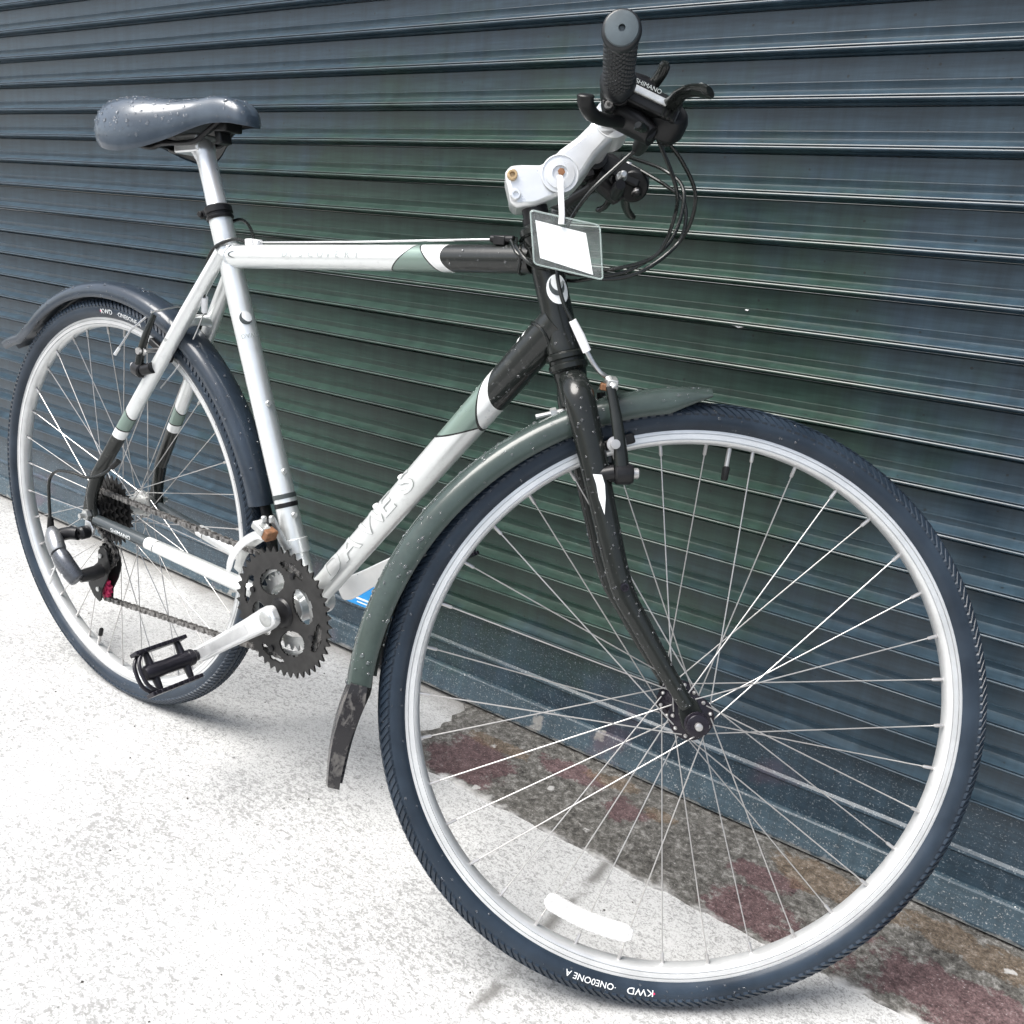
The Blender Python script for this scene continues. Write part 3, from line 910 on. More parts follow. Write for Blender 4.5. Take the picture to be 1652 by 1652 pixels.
# bottle bosses, cable stops on the tubes
for s in (0.215, 0.279):
    p = DT0 + (DT1 - DT0).normalized() * s
    nrm = Vector((-0.7738, 0, 0.6335))
    MB().lathe([(0.0048, 0), (0.0048, 0.0035), (0.0040, 0.005), (0.002, 0.0055)], p + nrm * 0.0185, nrm, 14).build('bottle_boss', 'white', bike)
for s in (0.135, 0.200, 0.30):
    MB().lathe([(0.0045, 0), (0.0045, 0.003), (0.0035, 0.0045)], BB + SU * s + Vector((0.0155, -0.004, 0.004)), (1, -0.3, 0.3), 12).build('bottle_boss', 'dull_alu', bike)
for x_, l_ in ((0.318, 0.024), (0.333, 0.012)):
    MB().box((x_, -0.003, 0.8055), (l_ * 0.6, 0.011, 0.009), Matrix.Rotation(R(-4), 3, 'Y')).build('cable_stop', 'white', bike, bevel=0.0015)
MB().box((0.742, -0.004, 0.8375), (0.016, 0.012, 0.010)).cyl((0.728, -0.005, 0.8385), (0.760, -0.005, 0.8400), 0.0042, 12).build('cable_stop', 'black_metal', bike, bevel=0.001)

# ---- wheels
def build_wheel(name, mtx, yfl, flr, hubr, spokes0, rear=False):
    w = empty(name, bike, mtx)
    return w
tp = [(0.0105, 0.3212), (0.0152, 0.3242), (0.0180, 0.3295), (0.0189, 0.3355), (0.0176, 0.3415), (0.0146, 0.3468), (0.0080, 0.3508), (0.0, 0.3520)]
tprof = [(r, y) for y, r in tp] + [(r, -y) for y, r in tp[-2::-1]] + [(0.3200, -0.0095), (0.3200, 0.0095)]
ME_TYRE = MB().lathe(tprof, (0, 0, 0), (0, 1, 0), 180, closed=True).mesh('tyre', 'tyre', angle=60)
def tread_pos(a, y, h):
    ay = abs(y)
    r = tp[0][1]
    for (y0, r0), (y1, r1) in zip(tp[:-1][::1], tp[1:]):
        if min(y0, y1) - 1e-9 <= ay <= max(y0, y1) + 1e-9 and r0 > 0.335:
            r = r0 + (r1 - r0) * (ay - y0) / (y1 - y0)
    nr = Vector((math.cos(a) * 1.0, 0, math.sin(a)))
    sl = max(0.0, (ay - 0.004) / 0.0146)
    d = (nr * (1 - 0.35 * sl) + Vector((0, math.copysign(sl, y), 0)) * 0.9).normalized()
    return nr * r + Vector((0, y, 0)) + d * h
def tread_mesh():
    mb = MB()
    N = 220
    st = 2 * PI / N
    for i in range(N):
        a = i * st
        for sg in (-1, 1):
            for (y0, y1, sk, wd, off, h) in ((0.0184, 0.0128, 1.15, 0.60, 0.0, 0.0022), (0.0118, 0.0070, -1.1, 0.56, 0.45, 0.0020), (0.0062, 0.0008, 1.2, 0.60, 0.2, 0.0018)):
                a0 = a + off * st + (0.5 * st if sg > 0 else 0)
                vs = []
                for hh in (-0.0008, h):
                    k = 1.0 if hh < 0 else 0.88
                    for yy, sh in ((y0, 0.0), (y1, sk * st)):
                        ym = (y0 + y1) / 2 + (yy - (y0 + y1) / 2) * k
                        for e in (-0.5, 0.5):
                            vs.append(tread_pos(a0 + sh + e * wd * st * k, sg * ym, hh))
                mb.add(vs, [(0, 1, 3, 2), (4, 6, 7, 5), (0, 4, 5, 1), (2, 3, 7, 6), (0, 2, 6, 4), (1, 5, 7, 3)])
    return mb.mesh('tread', 'tyre', smooth=False)
ME_TREAD = tread_mesh()
rp = [(0.3229, 0.0114), (0.3186, 0.0117), (0.3183, 0.0100), (0.3176, 0.0100), (0.3173, 0.0117), (0.3122, 0.0117), (0.3119, 0.0100), (0.3112, 0.0100), (0.3109, 0.0113), (0.3086, 0.0098), (0.3066, 0.0066), (0.3060, 0.0)]
MAT['rim'] = simple('rim_aluminium', (0.70, 0.71, 0.71), 0.34, 0.55, 0.10, 25)
rprof = rp + [(r, -y) for r, y in rp[-2::-1]] + [(0.3225, -0.0102), (0.3200, -0.0098), (0.3200, 0.0098), (0.3225, 0.0102)]
ME_RIM = MB().lathe(rprof, (0, 0, 0), (0, 1, 0), 180, closed=True).mesh('rim', 'rim', angle=28)
def spoke_mesh(yf, rf, lead, head_out):
    """spoke whose rim end is at angle 0"""
    a = R(64) * (1 if lead else -1)
    s = 1 if yf > 0 else -1
    yo = yf + (0.0026 if head_out else -0.0026) * s
    h = Vector((rf * math.cos(a), yo, rf * math.sin(a)))
    e = Vector((0.3064, s * 0.0022, 0))
    n_ = e + (h - e).normalized() * 0.0125
    mb = MB().tube([h, n_], 0.00078, 7).tube([n_, n_ + (e - n_) * 0.12, e], [0.0014, 0.0021, 0.0021], 8)
    mb.sphere(h + Vector((0, -s * 0.0052 if head_out else s * 0.0052, 0)) * 1.0, 0.0024, 8)
    return mb.mesh('spoke', 'chrome')
def tyre_text(word, size, a_mid, r, side, wfac, parent, mat='decal_white', spacing=1.0):
    v_, f_ = text_mesh(word, size, slice_x=0.006)
    wd = max(x for x, y in v_) * wfac
    out = []
    def hp(q):
        for (y0, r0), (y1, r1) in zip(tp[:-1], tp[1:]):
            if r0 <= q <= r1:
                return y0 + (y1 - y0) * (q - r0) / (r1 - r0)
        return 0.015
    for x, y in v_:
        rr = r + y
        a = a_mid + side * (-(x * wfac - wd / 2)) / r
        out.append((rr * math.cos(a), side * -1 * (hp(rr) + 0.0005), rr * math.sin(a)))
    return MB().add(out, f_).build('lettering', mat, parent)
def wheel(name, mtx, spin, flanges, rear):
    w = empty('wheel', bike, mtx)
    tag(w, 'rear wheel with cassette under the saddle' if rear else 'front wheel turned to face the camera')
    for nm, me in (('tyre', ME_TYRE), ('tread', ME_TREAD), ('rim', ME_RIM)):
        o = bpy.data.objects.new(nm, me)
        COL.objects.link(o)
        o.parent = w
        o.rotation_euler = (0, R(-spin), 0)
        if nm == 'tread':
            tag(o, kind='stuff')
    cache = {}
    for i in range(36):
        side = -1 if i % 2 else 1
        k = i // 2
        lead = k % 2 == 0
        key = (side, lead)
        yf, rf = flanges[0 if side < 0 else 1]
        if key not in cache:
            cache[key] = spoke_mesh(yf, rf, lead, (k % 2 == 0))
        o = bpy.data.objects.new('spoke', cache[key])
        COL.objects.link(o)
        o.parent = w
        o.rotation_euler = (0, R(-(spin + 5 + i * 10)), 0)
    # valve
    a = R(spin)
    d = Vector((math.cos(a), 0, math.sin(a)))
    MB().tube([d * 0.3055, d * 0.284], 0.0027, 10).build('valve_stem', 'chrome', w)
    MB().tube([d * 0.2845, d * 0.283, d * 0.270, d * 0.268], [0.003, 0.0042, 0.0040, 0.003], 10).build('valve_cap', 'black_plastic', w)
    return w
FRONT_M = STEER @ Matrix.Translation((WB, 0, HUB))
REAR_M = Matrix.Translation((0, 0, HUB))
fw = wheel('front', FRONT_M, 90, ((-0.033, 0.0215), (0.033, 0.0215)), False)
rw = wheel('rear', REAR_M, 252, ((-0.019, 0.0215), (0.034, 0.0215)), True)
# front hub
MB().lathe([(0.006, -0.050), (0.0125, -0.049), (0.0135, -0.042), (0.0135, -0.0375), (0.0165, -0.036), (0.0258, -0.0350), (0.0258, -0.0312), (0.0180, -0.0300), (0.0130, -0.022), (0.0120, 0),
            (0.0130, 0.022), (0.0180, 0.0300), (0.0258, 0.0312), (0.0258, 0.0350), (0.0165, 0.036), (0.0135, 0.0375), (0.0135, 0.042), (0.0125, 0.049), (0.006, 0.050)], (0, 0, 0), (0, 1, 0), 36).build('hub', 'hub', fw)
MB().lathe([(0.0105, -0.0665), (0.0125, -0.066), (0.0125, -0.058), (0.0135, -0.0575), (0.0135, -0.0550), (0.007, -0.0545)], (0, 0, 0), (0, 1, 0), 24).build('axle_nut', 'hub', fw, bevel=0.0006)
MB().lathe([(0.0034, -0.0715), (0.0042, -0.071), (0.0042, -0.066)], (0, 0, 0), (0, 1, 0), 14).build('axle', 'chrome', fw)
MB().lathe([(0.0105, 0.0665), (0.0125, 0.066), (0.0125, 0.0560)], (0, 0, 0), (0, 1, 0), 24).build('axle_nut', 'hub', fw)
# spoke reflector, low on the front wheel
rf = MB()
vs, fs = [], []
A0, A1, NS = 243.0, 266.5, 14
for i in range(NS + 1):
    a = R(A0 + (A1 - A0) * i / NS)
    e = min(1, min(i, NS - i) / 1.5 + 0.55)
    for rr, yy in ((0.2715 + 0.0105 * e, -0.010), (0.2715 + 0.0105 * e, -0.004), (0.2715 - 0.0105 * e, -0.004), (0.2715 - 0.0105 * e, -0.010)):
        vs.append((rr * math.cos(a), yy, rr * math.sin(a)))
for i in range(NS):
    for k in range(4):
        fs.append((i * 4 + k, i * 4 + (k + 1) % 4, i * 4 + 4 + (k + 1) % 4, i * 4 + 4 + k))
fs += [(0, 1, 2, 3), (NS * 4 + 3, NS * 4 + 2, NS * 4 + 1, NS * 4)]
rf.add(vs, fs).build('spoke_reflector', MAT['lens'], fw, bevel=0.0012)
# rear hub
MB().lathe([(0.006, -0.058), (0.0120, -0.057), (0.0130, -0.024), (0.0250, -0.0215), (0.0250, -0.0175), (0.0170, -0.016), (0.0150, 0.0), (0.0170, 0.030), (0.0250, 0.0320), (0.0250, 0.0360), (0.0150, 0.038), (0.0130, 0.050), (0.006, 0.058)], (0, 0, 0), (0, 1, 0), 36).build('hub', 'dull_alu', rw)
for s in (-1, 1):
    MB().lathe([(0.0045, s * 0.083), (0.0045, s * 0.074), (0.0095, s * 0.0738), (0.0095, s * 0.0665)], (0, 0, 0), (0, 1, 0), 6 if s < 0 else 20).build('axle_nut', 'dull_alu', rw)
# tyre print
for w_, am in ((fw, 262.0), (rw, 83.0)):
    q = 0.3285
    tyre_text('•', 0.011, R(am + 11.0), q, 1, 1.0, w_, 'red')
    tyre_text('KWD', 0.0105, R(am + 8.2), q, 1, 1.25, w_)
    tyre_text('·ONE0ONE A', 0.0100, R(am - 2.2), q, 1, 1.05, w_)
def toothed(n, ri, ro, th, y, hole=None, sub=6, bands=10):
    """toothed disc round the y axis with optional cut-outs hole(r, angle)"""
    N = n * sub
    rs = [ri + (ro - 0.0075 - ri) * i / bands for i in range(bands + 1)]
    tooth = [0.0, 0.0, 0.0045, 0.0080, 0.0045, 0.0]
    vs, fs = [], []
    for i in range(N):
        a = 2 * PI * i / N
        for r in rs:
            vs.append((r * math.cos(a), 0, r * math.sin(a)))
        r = ro - 0.0065 + tooth[i % sub] * min(1, ro / 0.06 + 0.25)
        vs.append((r * math.cos(a), 0, r * math.sin(a)))
    m = bands + 2
    for i in range(N):
        j = (i + 1) % N
        for k in range(m - 1):
            if hole and k < bands:
                rm = (rs[k] + rs[k + 1]) / 2
                if hole(rm, 2 * PI * (i + 0.5) / N):
                    continue
            fs.append((i * m + k, j * m + k, j * m + k + 1, i * m + k + 1))
    top = [(x, y - th / 2, z) for x, _, z in vs]
    bot = [(x, y + th / 2, z) for x, _, z in vs]
    K = len(vs)
    F = list(fs) + [tuple(q + K for q in f[::-1]) for f in fs]
    cnt = {}
    for f in fs:
        for a, b in zip(f, f[1:] + f[:1]):
            cnt[(a, b)] = 1
    for (a, b) in cnt:
        if (b, a) not in cnt:
            F.append((b, a, a + K, b + K))
    return MB().add(top + bot, F)
# cassette
cas = empty('cassette', bike, REAR_M)
for i, nt in enumerate((11, 13, 15, 18, 21, 24, 28)):
    ro = 0.00635 / math.sin(PI / nt) + 0.0035
    toothed(nt, max(0.013, ro * 0.55), ro, 0.0018, -0.0520 + i * 0.0046, sub=6, bands=2).build('sprocket', 'ring', cas, Matrix.Rotation(0.4 * i, 4, 'Y'), smooth=False)
MB().lathe([(0.0165, -0.0545), (0.0165, -0.022)], (0, 0, 0), (0, 1, 0), 24).build('freehub', 'black_metal', cas)

# ---- fork (turned with the front wheel)
for sgn in (-1, 1):
    pts = smooth_path([ax(0.398, sgn * 0.012), ax(0.385, sgn * 0.030), ax(0.362, sgn * 0.0395), ax(0.300, sgn * 0.0430), (0.9065, sgn * 0.0465, 0.5525), (0.9370, sgn * 0.0490, 0.4789), (0.9650, sgn * 0.0510, 0.4395), (0.9990, sgn * 0.0530, 0.3960), (1.0300, sgn * 0.0545, 0.3590)], 6)
    m = len(pts)
    rad = []
    for i in range(m):
        t = i / (m - 1)
        rad.append(0.0155 + (0.0175 - 0.0155) * min(1, t / 0.2) if t < 0.2 else 0.0175 - (t - 0.2) / 0.8 * 0.0090)
    MB().tube(pts, rad, 22, flat=0.80, ref=(0, 1, 0)).build('fork_blade', 'black_gloss', bike, STEER)
    MB().prism([(1.026, 0.372), (1.040, 0.366), (1.052, 0.348), (1.053, 0.338), (1.046, 0.330), (1.036, 0.329), (1.028, 0.336), (1.022, 0.350), (1.018, 0.366)], sgn * 0.0510, sgn * 0.0560).build('fork_end', 'black_gloss', bike, STEER, bevel=0.001)
    MB().lathe([(0.0025, 0), (0.0048, 0.0002), (0.0048, 0.002), (0.0030, 0.0022), (0.0028, 0.0005)], (0.9385, sgn * 0.0605, 0.4789), (0.1, sgn, 0), 14).build('rack_boss', 'hub', bike, STEER)
    # pale flash on the outside of the blade
    b0 = Vector((0.8885, sgn * 0.0595, 0.595))
    d = Vector((0.0125, sgn * 0.001, -0.031)) * 1.35
    v4 = []
    fl = [(0.0, -0.2), (0.06, 0.55), (0.3, 0.62), (0.62, 0.42), (1.0, 0.02), (0.6, -0.16), (0.25, -0.10)]
    side = Vector((0.93, 0, 0.368)) * 0.0125
    MB().add([b0 + d * a + side * (b - 0.1) + Vector((0, -sgn * abs(b - 0.2) * 0.0022, 0)) for a, b in fl], [tuple(range(len(fl)))]).build('pinstripe', 'decal_white', bike, STEER)
MB().lathe([(0.0175, 0.370), (0.0185, 0.385), (0.0180, 0.398), (0.0190, 0.404), (0.0190, 0.4075)], AXO, AXU, 30).build('fork_crown', 'black_gloss', bike, STEER)
MB().lathe([(0.0146, 0.5735), (0.0162, 0.5745), (0.0162, 0.5815), (0.0146, 0.5820), (0.0146, 0.6200)], AXO, AXU, 28).build('steerer', 'black_metal', bike, STEER)
# bolt through the crown holding the mudguard
MB().tube([ax(0.366, 0, -0.048), ax(0.366, 0, -0.012)], 0.0030, 10).lathe([(0.0062, 0), (0.0062, 0.007)], ax(0.366, 0, -0.024), -AXF, 6).build('mudguard_bolt', 'dull_alu', bike, STEER)

# ---- stem and handlebar
PV = Vector((0.8010, 0, 0.9095))
CL = Vector((0.8490, 0, 0.9780))
st_poly = [(0.7420, 0.9030), (0.7430, 0.8970), (0.7500, 0.8800), (0.7520, 0.8715), (0.7600, 0.8680), (0.7800, 0.8730), (0.8050, 0.8880), (0.8160, 0.8960), (0.8195, 0.9090), (0.8140, 0.9230), (0.8010, 0.9290), (0.7900, 0.9250), (0.7780, 0.9170), (0.7580, 0.9140), (0.7460, 0.9110)]
stem = MB().prism(st_poly, -0.0195, 0.0195).build('stem', 'alu_bright', bike, STEER, bevel=0.0045)
d = (CL - PV).normalized()
nn = Vector((-d.z, 0, d.x))
arm = []
for a, wv in ((-0.016, 0.0150), (0.0, 0.0190), (0.020, 0.0185), (0.042, 0.0145), (0.060, 0.0140), (0.0836, 0.0175)):
    arm.append((PV + d * a, wv))
ap = [p + nn * w_ for p, w_ in arm] + [p - nn * w_ for p, w_ in arm[::-1]]
MB().prism([(p.x, p.z) for p in ap], -0.0225, 0.0225).build('stem_arm', 'alu_bright', bike, STEER, bevel=0.006)
MB().lathe([(0.0200, -0.0225), (0.0215, -0.0235), (0.0215, 0.0235), (0.0200, 0.0225)], CL, (0, 1, 0), 36).build('bar_clamp', 'alu_bright', bike, STEER)
for sgn in (-1,):
    MB().lathe([(0.0205, 0), (0.0205, 0.0016), (0.0195, 0.0018), (0.0195, 0.0006), (0.0165, 0.0006), (0.0160, 0.0024), (0.0085, 0.0028), (0.0085, 0.0005), (0.003, 0.0005)], PV + Vector((0, -0.0222, 0)), (0, -1, 0), 36).build('pivot_cap', 'alu_bright', bike, STEER)
    MB().lathe([(0.0036, 0), (0.0042, 0.0012), (0.0022, 0.0014)], PV + Vector((0.001, -0.0235, 0.002)), (0, -1, 0), 6).build('pivot_bolt', 'rust', bike, STEER)
    for (x_, z_, mt) in ((0.7500, 0.9000, 'gold'), (0.7570, 0.8800, 'alu')):
        MB().lathe([(0.0058, 0.0), (0.0058, 0.0045), (0.0050, 0.0052), (0.0030, 0.0052), (0.0028, 0.0020), (0.0005, 0.0018)], (x_, -0.0190, z_), (0, -1, 0), 18).build('stem_bolt', mt, bike, STEER)
bar = [(0.8490, 0.0, 0.9780), (0.8480, -0.035, 0.9765), (0.8430, -0.075, 0.9720), (0.8395, -0.120, 0.9670), (0.8310, -0.200, 0.9585), (0.8230, -0.266, 0.9515)]
full = [Vector((x_, -y_, z_)) for x_, y_, z_ in bar[::-1]] + [Vector(p) for p in bar[1:]]
MB().tube(smooth_path(full, 5), 0.0115, 20).build('handlebar', 'alu_bright', bike, STEER)
for sgn in (-1, 1):
    A = Vector((0.8382, sgn * 0.134, 0.9656))
    B_ = Vector((0.8225, sgn * 0.272, 0.9500))
    L = (B_ - A).length
    pr = [(0.0155, 0), (0.0172, 0.001), (0.0176, 0.008), (0.0165, 0.012), (0.0146, 0.016)]
    z_ = 0.018
    while z_ < L - 0.013:
        pr += [(0.0130, z_), (0.0149, z_ + 0.0009), (0.0149, z_ + 0.0030), (0.0130, z_ + 0.0039)]
        z_ += 0.0054
    pr += [(0.0138, L - 0.0105), (0.0158, L - 0.0095), (0.0164, L - 0.006), (0.0160, L - 0.002), (0.0144, L), (0.0026, L + 0.0008), (0.0024, L - 0.003)]
    mb = MB().lathe(pr, (0, 0, 0), (0, 0, 1), 96)
    # knurl: flutes run along the grip
    for v_ in mb.v:
        rr = math.hypot(v_.x, v_.y)
        if 0.0145 < rr < 0.0153 and 0.017 < v_.z < L - 0.012:
            an = math.atan2(v_.y, v_.x)
            k_ = 1 - 0.11 * (0.5 + 0.5 * math.cos(an * 16 + (int((v_.z - 0.018) / 0.0054) % 2) * PI))
            v_.x *= k_
            v_.y *= k_
    zq = (B_ - A).normalized()
    xq = zq.orthogonal().normalized()
    yq = zq.cross(xq)
    gm = Matrix(((xq.x, yq.x, zq.x, A.x), (xq.y, yq.y, zq.y, A.y), (xq.z, yq.z, zq.z, A.z), (0, 0, 0, 1)))
    gr = mb.build('grip', 'grip', bike, STEER @ gm, angle=50)
    MB().lathe([(0.0142, L - 0.0006), (0.0132, L + 0.0016), (0.0100, L + 0.0022), (0.0029, L + 0.0024), (0.0026, L - 0.002)], (0, 0, 0), (0, 0, 1), 40).build('grip_cap', 'cap', gr)
    # brake lever clamp, perch, blade
    C1 = Vector((0.8400, sgn * 0.112, 0.9680))
    bd = Vector((-0.05, sgn * 1.0, -0.06)).normalized()
    MB().tube([C1 - bd * 0.009, C1 + bd * 0.009], 0.0160, 24).build('brake_clamp', 'black_metal', bike, STEER, bevel=0.001)
    f1 = Vector((0.88, 0, -0.40)).normalized()
    perch = MB()
    C0_ = C1
    C1 = C1 + Vector((0, -sgn * 0.016, -0.012))
    perch.tube([C1 + f1 * 0.008, C1 + f1 * 0.030 + Vector((0, sgn * 0.006, 0)), C1 + f1 * 0.046 + Vector((0, sgn * 0.012, -0.004))], [0.013, 0.0125, 0.009], 16, flat=1.4)
    perch.tube([C1 + f1 * 0.040 + Vector((0, sgn * 0.016, -0.003)), C1 + f1 * 0.040 + Vector((0, -sgn * 0.026, -0.004)), C1 + f1 * 0.040 + Vector((0, -sgn * 0.038, -0.004))], [0.0085, 0.0080, 0.0060], 14)
    perch.build('brake_perch', 'black_metal', bike, STEER)
    C1 = C0_
    lv = smooth_path([Vector((0.888, sgn * 0.100, 0.962)), Vector((0.8935, sgn * 0.130, 0.9585)), Vector((0.8955, sgn * 0.160, 0.9555)), Vector((0.9020, sgn * 0.188, 0.9490)), Vector((0.9140, sgn * 0.206, 0.9425))], 6)
    MB().tube(lv, [0.0095 - 0.0030 * min(1, i / 12) + (0.0028 * max(0, (i - 14) / 10)) for i in range(len(lv) - 1)] + [0.0065], 16, flat=0.45, ref=(0.45, 0, 0.89)).build('brake_lever', 'black_gloss', bike, STEER)
    MB().tube([lv[-8] + Vector((0, sgn * 0.0030, 0.0020)), lv[-4] + Vector((0, sgn * 0.0032, 0.0022)), lv[-2] + Vector((0, sgn * 0.0030, 0.0020))], [0.0028, 0.0046, 0.0034], 12, flat=0.4, ref=(0.45, 0, 0.89)).build('lever_pad', 'dull_alu', bike, STEER)
    # shifter pod with its indicator window, thumb lever below, release lever above
    C2 = Vector((0.8435, sgn * 0.086, 0.9690))
    MB().tube([C2 - bd * 0.008, C2 + bd * 0.008], 0.0152, 22).build('shifter_clamp', 'black_metal', bike, STEER, bevel=0.001)
    pod = MB()
    rot = Matrix.Rotation(R(15), 3, 'Y')
    pod.box(Vector((0.8720, sgn * 0.104, 0.9625)), (0.064, 0.040, 0.022), rot)
    pod.lathe([(0.016, -0.014), (0.0195, -0.011), (0.0200, 0.004), (0.0165, 0.012)], Vector((0.8960, sgn * 0.102, 0.9525)), (0.1, sgn * 0.8, 0.55), 28)
    pod.build('shifter_pod', 'black_plastic', bike, STEER, bevel=0.003)
    pw = MB().box(Vector((0.8680, sgn * 0.1250, 0.9655)), (0.044, 0.004, 0.0070), rot)
    pw.build('indicator_window', 'dull_alu', bike, STEER, bevel=0.001)
    v_, f_ = text_mesh('SHIMANO', 0.0062)
    wq = max(p[0] for p in v_)
    cq = Vector((0.8680, sgn * 0.1262, 0.9705))
    e1 = (rot @ Vector((1, 0, 0))) * (1 if sgn < 0 else -1)
    e2 = rot @ Vector((0, 0, 1))
    MB().add([cq + e1 * (p[0] - wq / 2) + e2 * p[1] for p in v_], f_).build('lettering', 'decal_grey', bike, STEER)
    th = smooth_path([Vector((0.872, sgn * 0.088, 0.948)), Vector((0.8540, sgn * 0.100, 0.9450)), Vector((0.838, sgn * 0.120, 0.9362)), Vector((0.8185, sgn * 0.148, 0.9275)), Vector((0.8090, sgn * 0.166, 0.9300)), Vector((0.8075, sgn * 0.171, 0.9360))], 5)
    MB().tube(th, [0.0085, 0.0085] + [0.0078] * (len(th) - 4) + [0.0085, 0.0070], 14, flat=0.75, ref=(0, 0, 1)).build('thumb_lever', 'black_plastic', bike, STEER)
    rl = smooth_path([Vector((0.8700, sgn * 0.108, 0.9740)), Vector((0.8760, sgn * 0.116, 0.9830)), Vector((0.8800, sgn * 0.126, 0.9900)), Vector((0.8800, sgn * 0.132, 0.9950))], 4)
    MB().tube(rl, [0.0080] * 3 + [0.0058] * (len(rl) - 5) + [0.0050, 0.0036], 12, flat=0.7).build('release_lever', 'black_gloss', bike, STEER)
    MB().tube([Vector((0.846, sgn * 0.116, 0.9800)), Vector((0.866, sgn * 0.112, 0.9780)), Vector((0.882, sgn * 0.108, 0.9700))], [0.0085, 0.0095, 0.006], 14).build('shifter_cover', 'black_metal', bike, STEER)
    for pc_, dr_ in ((C1, Vector((-0.35, 0, -0.94))), (C2, Vector((-0.25, 0, -0.97)))):
        MB().box(pc_ + dr_ * 0.0175, (0.011, 0.013, 0.012), Matrix.Rotation(R(-20), 3, 'Y')).build('clamp_lug', 'black_metal', bike, STEER, bevel=0.001)
        MB().lathe([(0.0040, 0), (0.0040, 0.004), (0.0022, 0.0042), (0.0020, 0.0020)], pc_ + dr_ * 0.0185 + Vector((0, sgn * 0.0065, 0)), (0, sgn, 0), 12).build('clamp_bolt', 'chrome', bike, STEER)
    MB().lathe([(0.0046, 0), (0.0046, 0.003), (0.0030, 0.0035)], Vector((0.8870, sgn * 0.098, 0.9720)), (0.1, 0, 1), 12).build('lever_pivot', 'chrome', bike, STEER)
    MB().tube(smooth_path([Vector((0.866, sgn * 0.096, 0.9450)), Vector((0.872, sgn * 0.116, 0.9360)), Vector((0.869, sgn * 0.134, 0.9290)), Vector((0.862, sgn * 0.146, 0.9270))], 4), [0.0065] * 4 + [0.0050] * 7 + [0.0058, 0.0040], 12, flat=0.7).build('thumb_lever', 'black_gloss', bike, STEER)
    for k in range(4):
        MB().box(Vector((0.8870 + 0.0045 * k, sgn * 0.1235, 0.9530 - 0.0012 * k)), (0.0016, 0.003, 0.012), rot).build('pod_rib', 'black_gloss', bike, STEER)
    MB().lathe([(0.0050, 0), (0.0062, 0.002), (0.0062, 0.008), (0.0040, 0.010)], Vector((0.8990, sgn * 0.090, 0.9430)), (0.35, -sgn * 0.2, -0.9), 14).build('barrel_adjuster', 'black_plastic', bike, STEER)
    MB().lathe([(0.0064, 0), (0.0064, 0.0016)], Vector((0.9000, sgn * 0.0895, 0.9400)), (0.35, -sgn * 0.2, -0.9), 14).build('adjuster_ring', 'chrome', bike, STEER)
    ba = C1 + f1 * 0.040 + Vector((0, -sgn * 0.038, -0.004))
    MB().lathe([(0.0052, 0), (0.0062, 0.002), (0.0062, 0.009), (0.0046, 0.011), (0.0040, 0.018), (0.0028, 0.019)], ba, (0.1, -sgn, 0.0), 14).build('barrel_adjuster', 'dull_alu', bike, STEER)

# ---- cables
def cable(name, pts, r=0.0022, mat='cable', m=None, n=7):
    return MB().tube(smooth_path(pts, n), r, 10).build(name, mat, bike, m)
# loops that leave the controls (in the turned frame) and run to the stops on the frame
SI = STEER
def S(*p):
    return (SI @ Vector(p))
cable('brake_cable', [S(0.890, -0.082, 0.9500), S(0.9237, -0.060, 0.9317), S(0.9502, -0.03, 0.9061), S(0.9483, 0.0, 0.8696), S(0.9126, 0.0, 0.8289), S(0.8730, 0.0, 0.8119), S(0.8301, -0.004, 0.8131), (0.7859, -0.0235, 0.8215), (0.7605, -0.012, 0.8380)])
cable('gear_cable', [S(0.885, 0.100, 0.9760), S(0.9306, 0.06, 0.9434), S(0.9507, 0.03, 0.9164), S(0.9490, 0.02, 0.871), S(0.9091, 0.02, 0.829), S(0.8600, 0.015, 0.8168), S(0.832, 0.006, 0.812), (0.806, 0.0255, 0.812), (0.780, 0.0225, 0.828), (0.7605, 0.004, 0.8400)])
cable('gear_cable', [S(0.888, -0.075, 0.9520), S(0.9216, -0.06, 0.9055), S(0.9308, -0.03, 0.8828), S(0.9220, -0.01, 0.8455), S(0.8835, -0.01, 0.8240), S(0.8433, 0.0, 0.8165), (0.8060, -0.0260, 0.8130), (0.778, -0.0235, 0.8300), (0.7605, -0.002, 0.8410)])
cable('gear_cable', [S(0.880, 0.062, 0.9700), S(0.925, 0.045, 0.955), S(0.946, 0.020, 0.925), S(0.938, 0.012, 0.868), S(0.900, 0.012, 0.830), S(0.862, 0.010, 0.8140), S(0.834, 0.014, 0.8060), (0.800, 0.0262, 0.8060), (0.775, 0.022, 0.8240), (0.7605, 0.008, 0.8385)])
cable('brake_cable', [S(0.8909, -0.075, 0.9516), S(0.8599, -0.062, 0.9175), S(0.8345, -0.052, 0.8868), S(0.8188, -0.038, 0.8571), S(0.8120, -0.032, 0.8250), S(0.8160, -0.034, 0.7960), S(0.8270, -0.039, 0.7690), S(0.8399, -0.040, 0.7516)])
# bare wire along the top tube, rear loop to the brake
MB().tube([(0.335, -0.003, 0.8068), (0.5, -0.0035, 0.8190), (0.735, -0.005, 0.8384)], 0.0011, 6).build('brake_wire', 'wire', bike)
MB().tube([(0.335, 0.003, 0.8068), (0.5, 0.0035, 0.8190), (0.735, 0.002, 0.8384)], 0.0011, 6).build('gear_wire', 'wire', bike)
cable('brake_cable', [(0.312, -0.003, 0.8055), (0.288, -0.012, 0.8065), (0.258, -0.020, 0.790), (0.243, -0.022, 0.757), (0.238, -0.020, 0.727), (0.232, -0.014, 0.706)], 0.0026)
cable('gear_cable', [(0.318, 0.004, 0.806), (0.290, 0.018, 0.826), (0.262, 0.026, 0.835), (0.243, 0.022, 0.83)], 0.0024)
MB().tube([(0.237, -0.018, 0.722), (0.229, -0.012, 0.700)], 0.0048, 12).build('cable_end', 'white', bike)
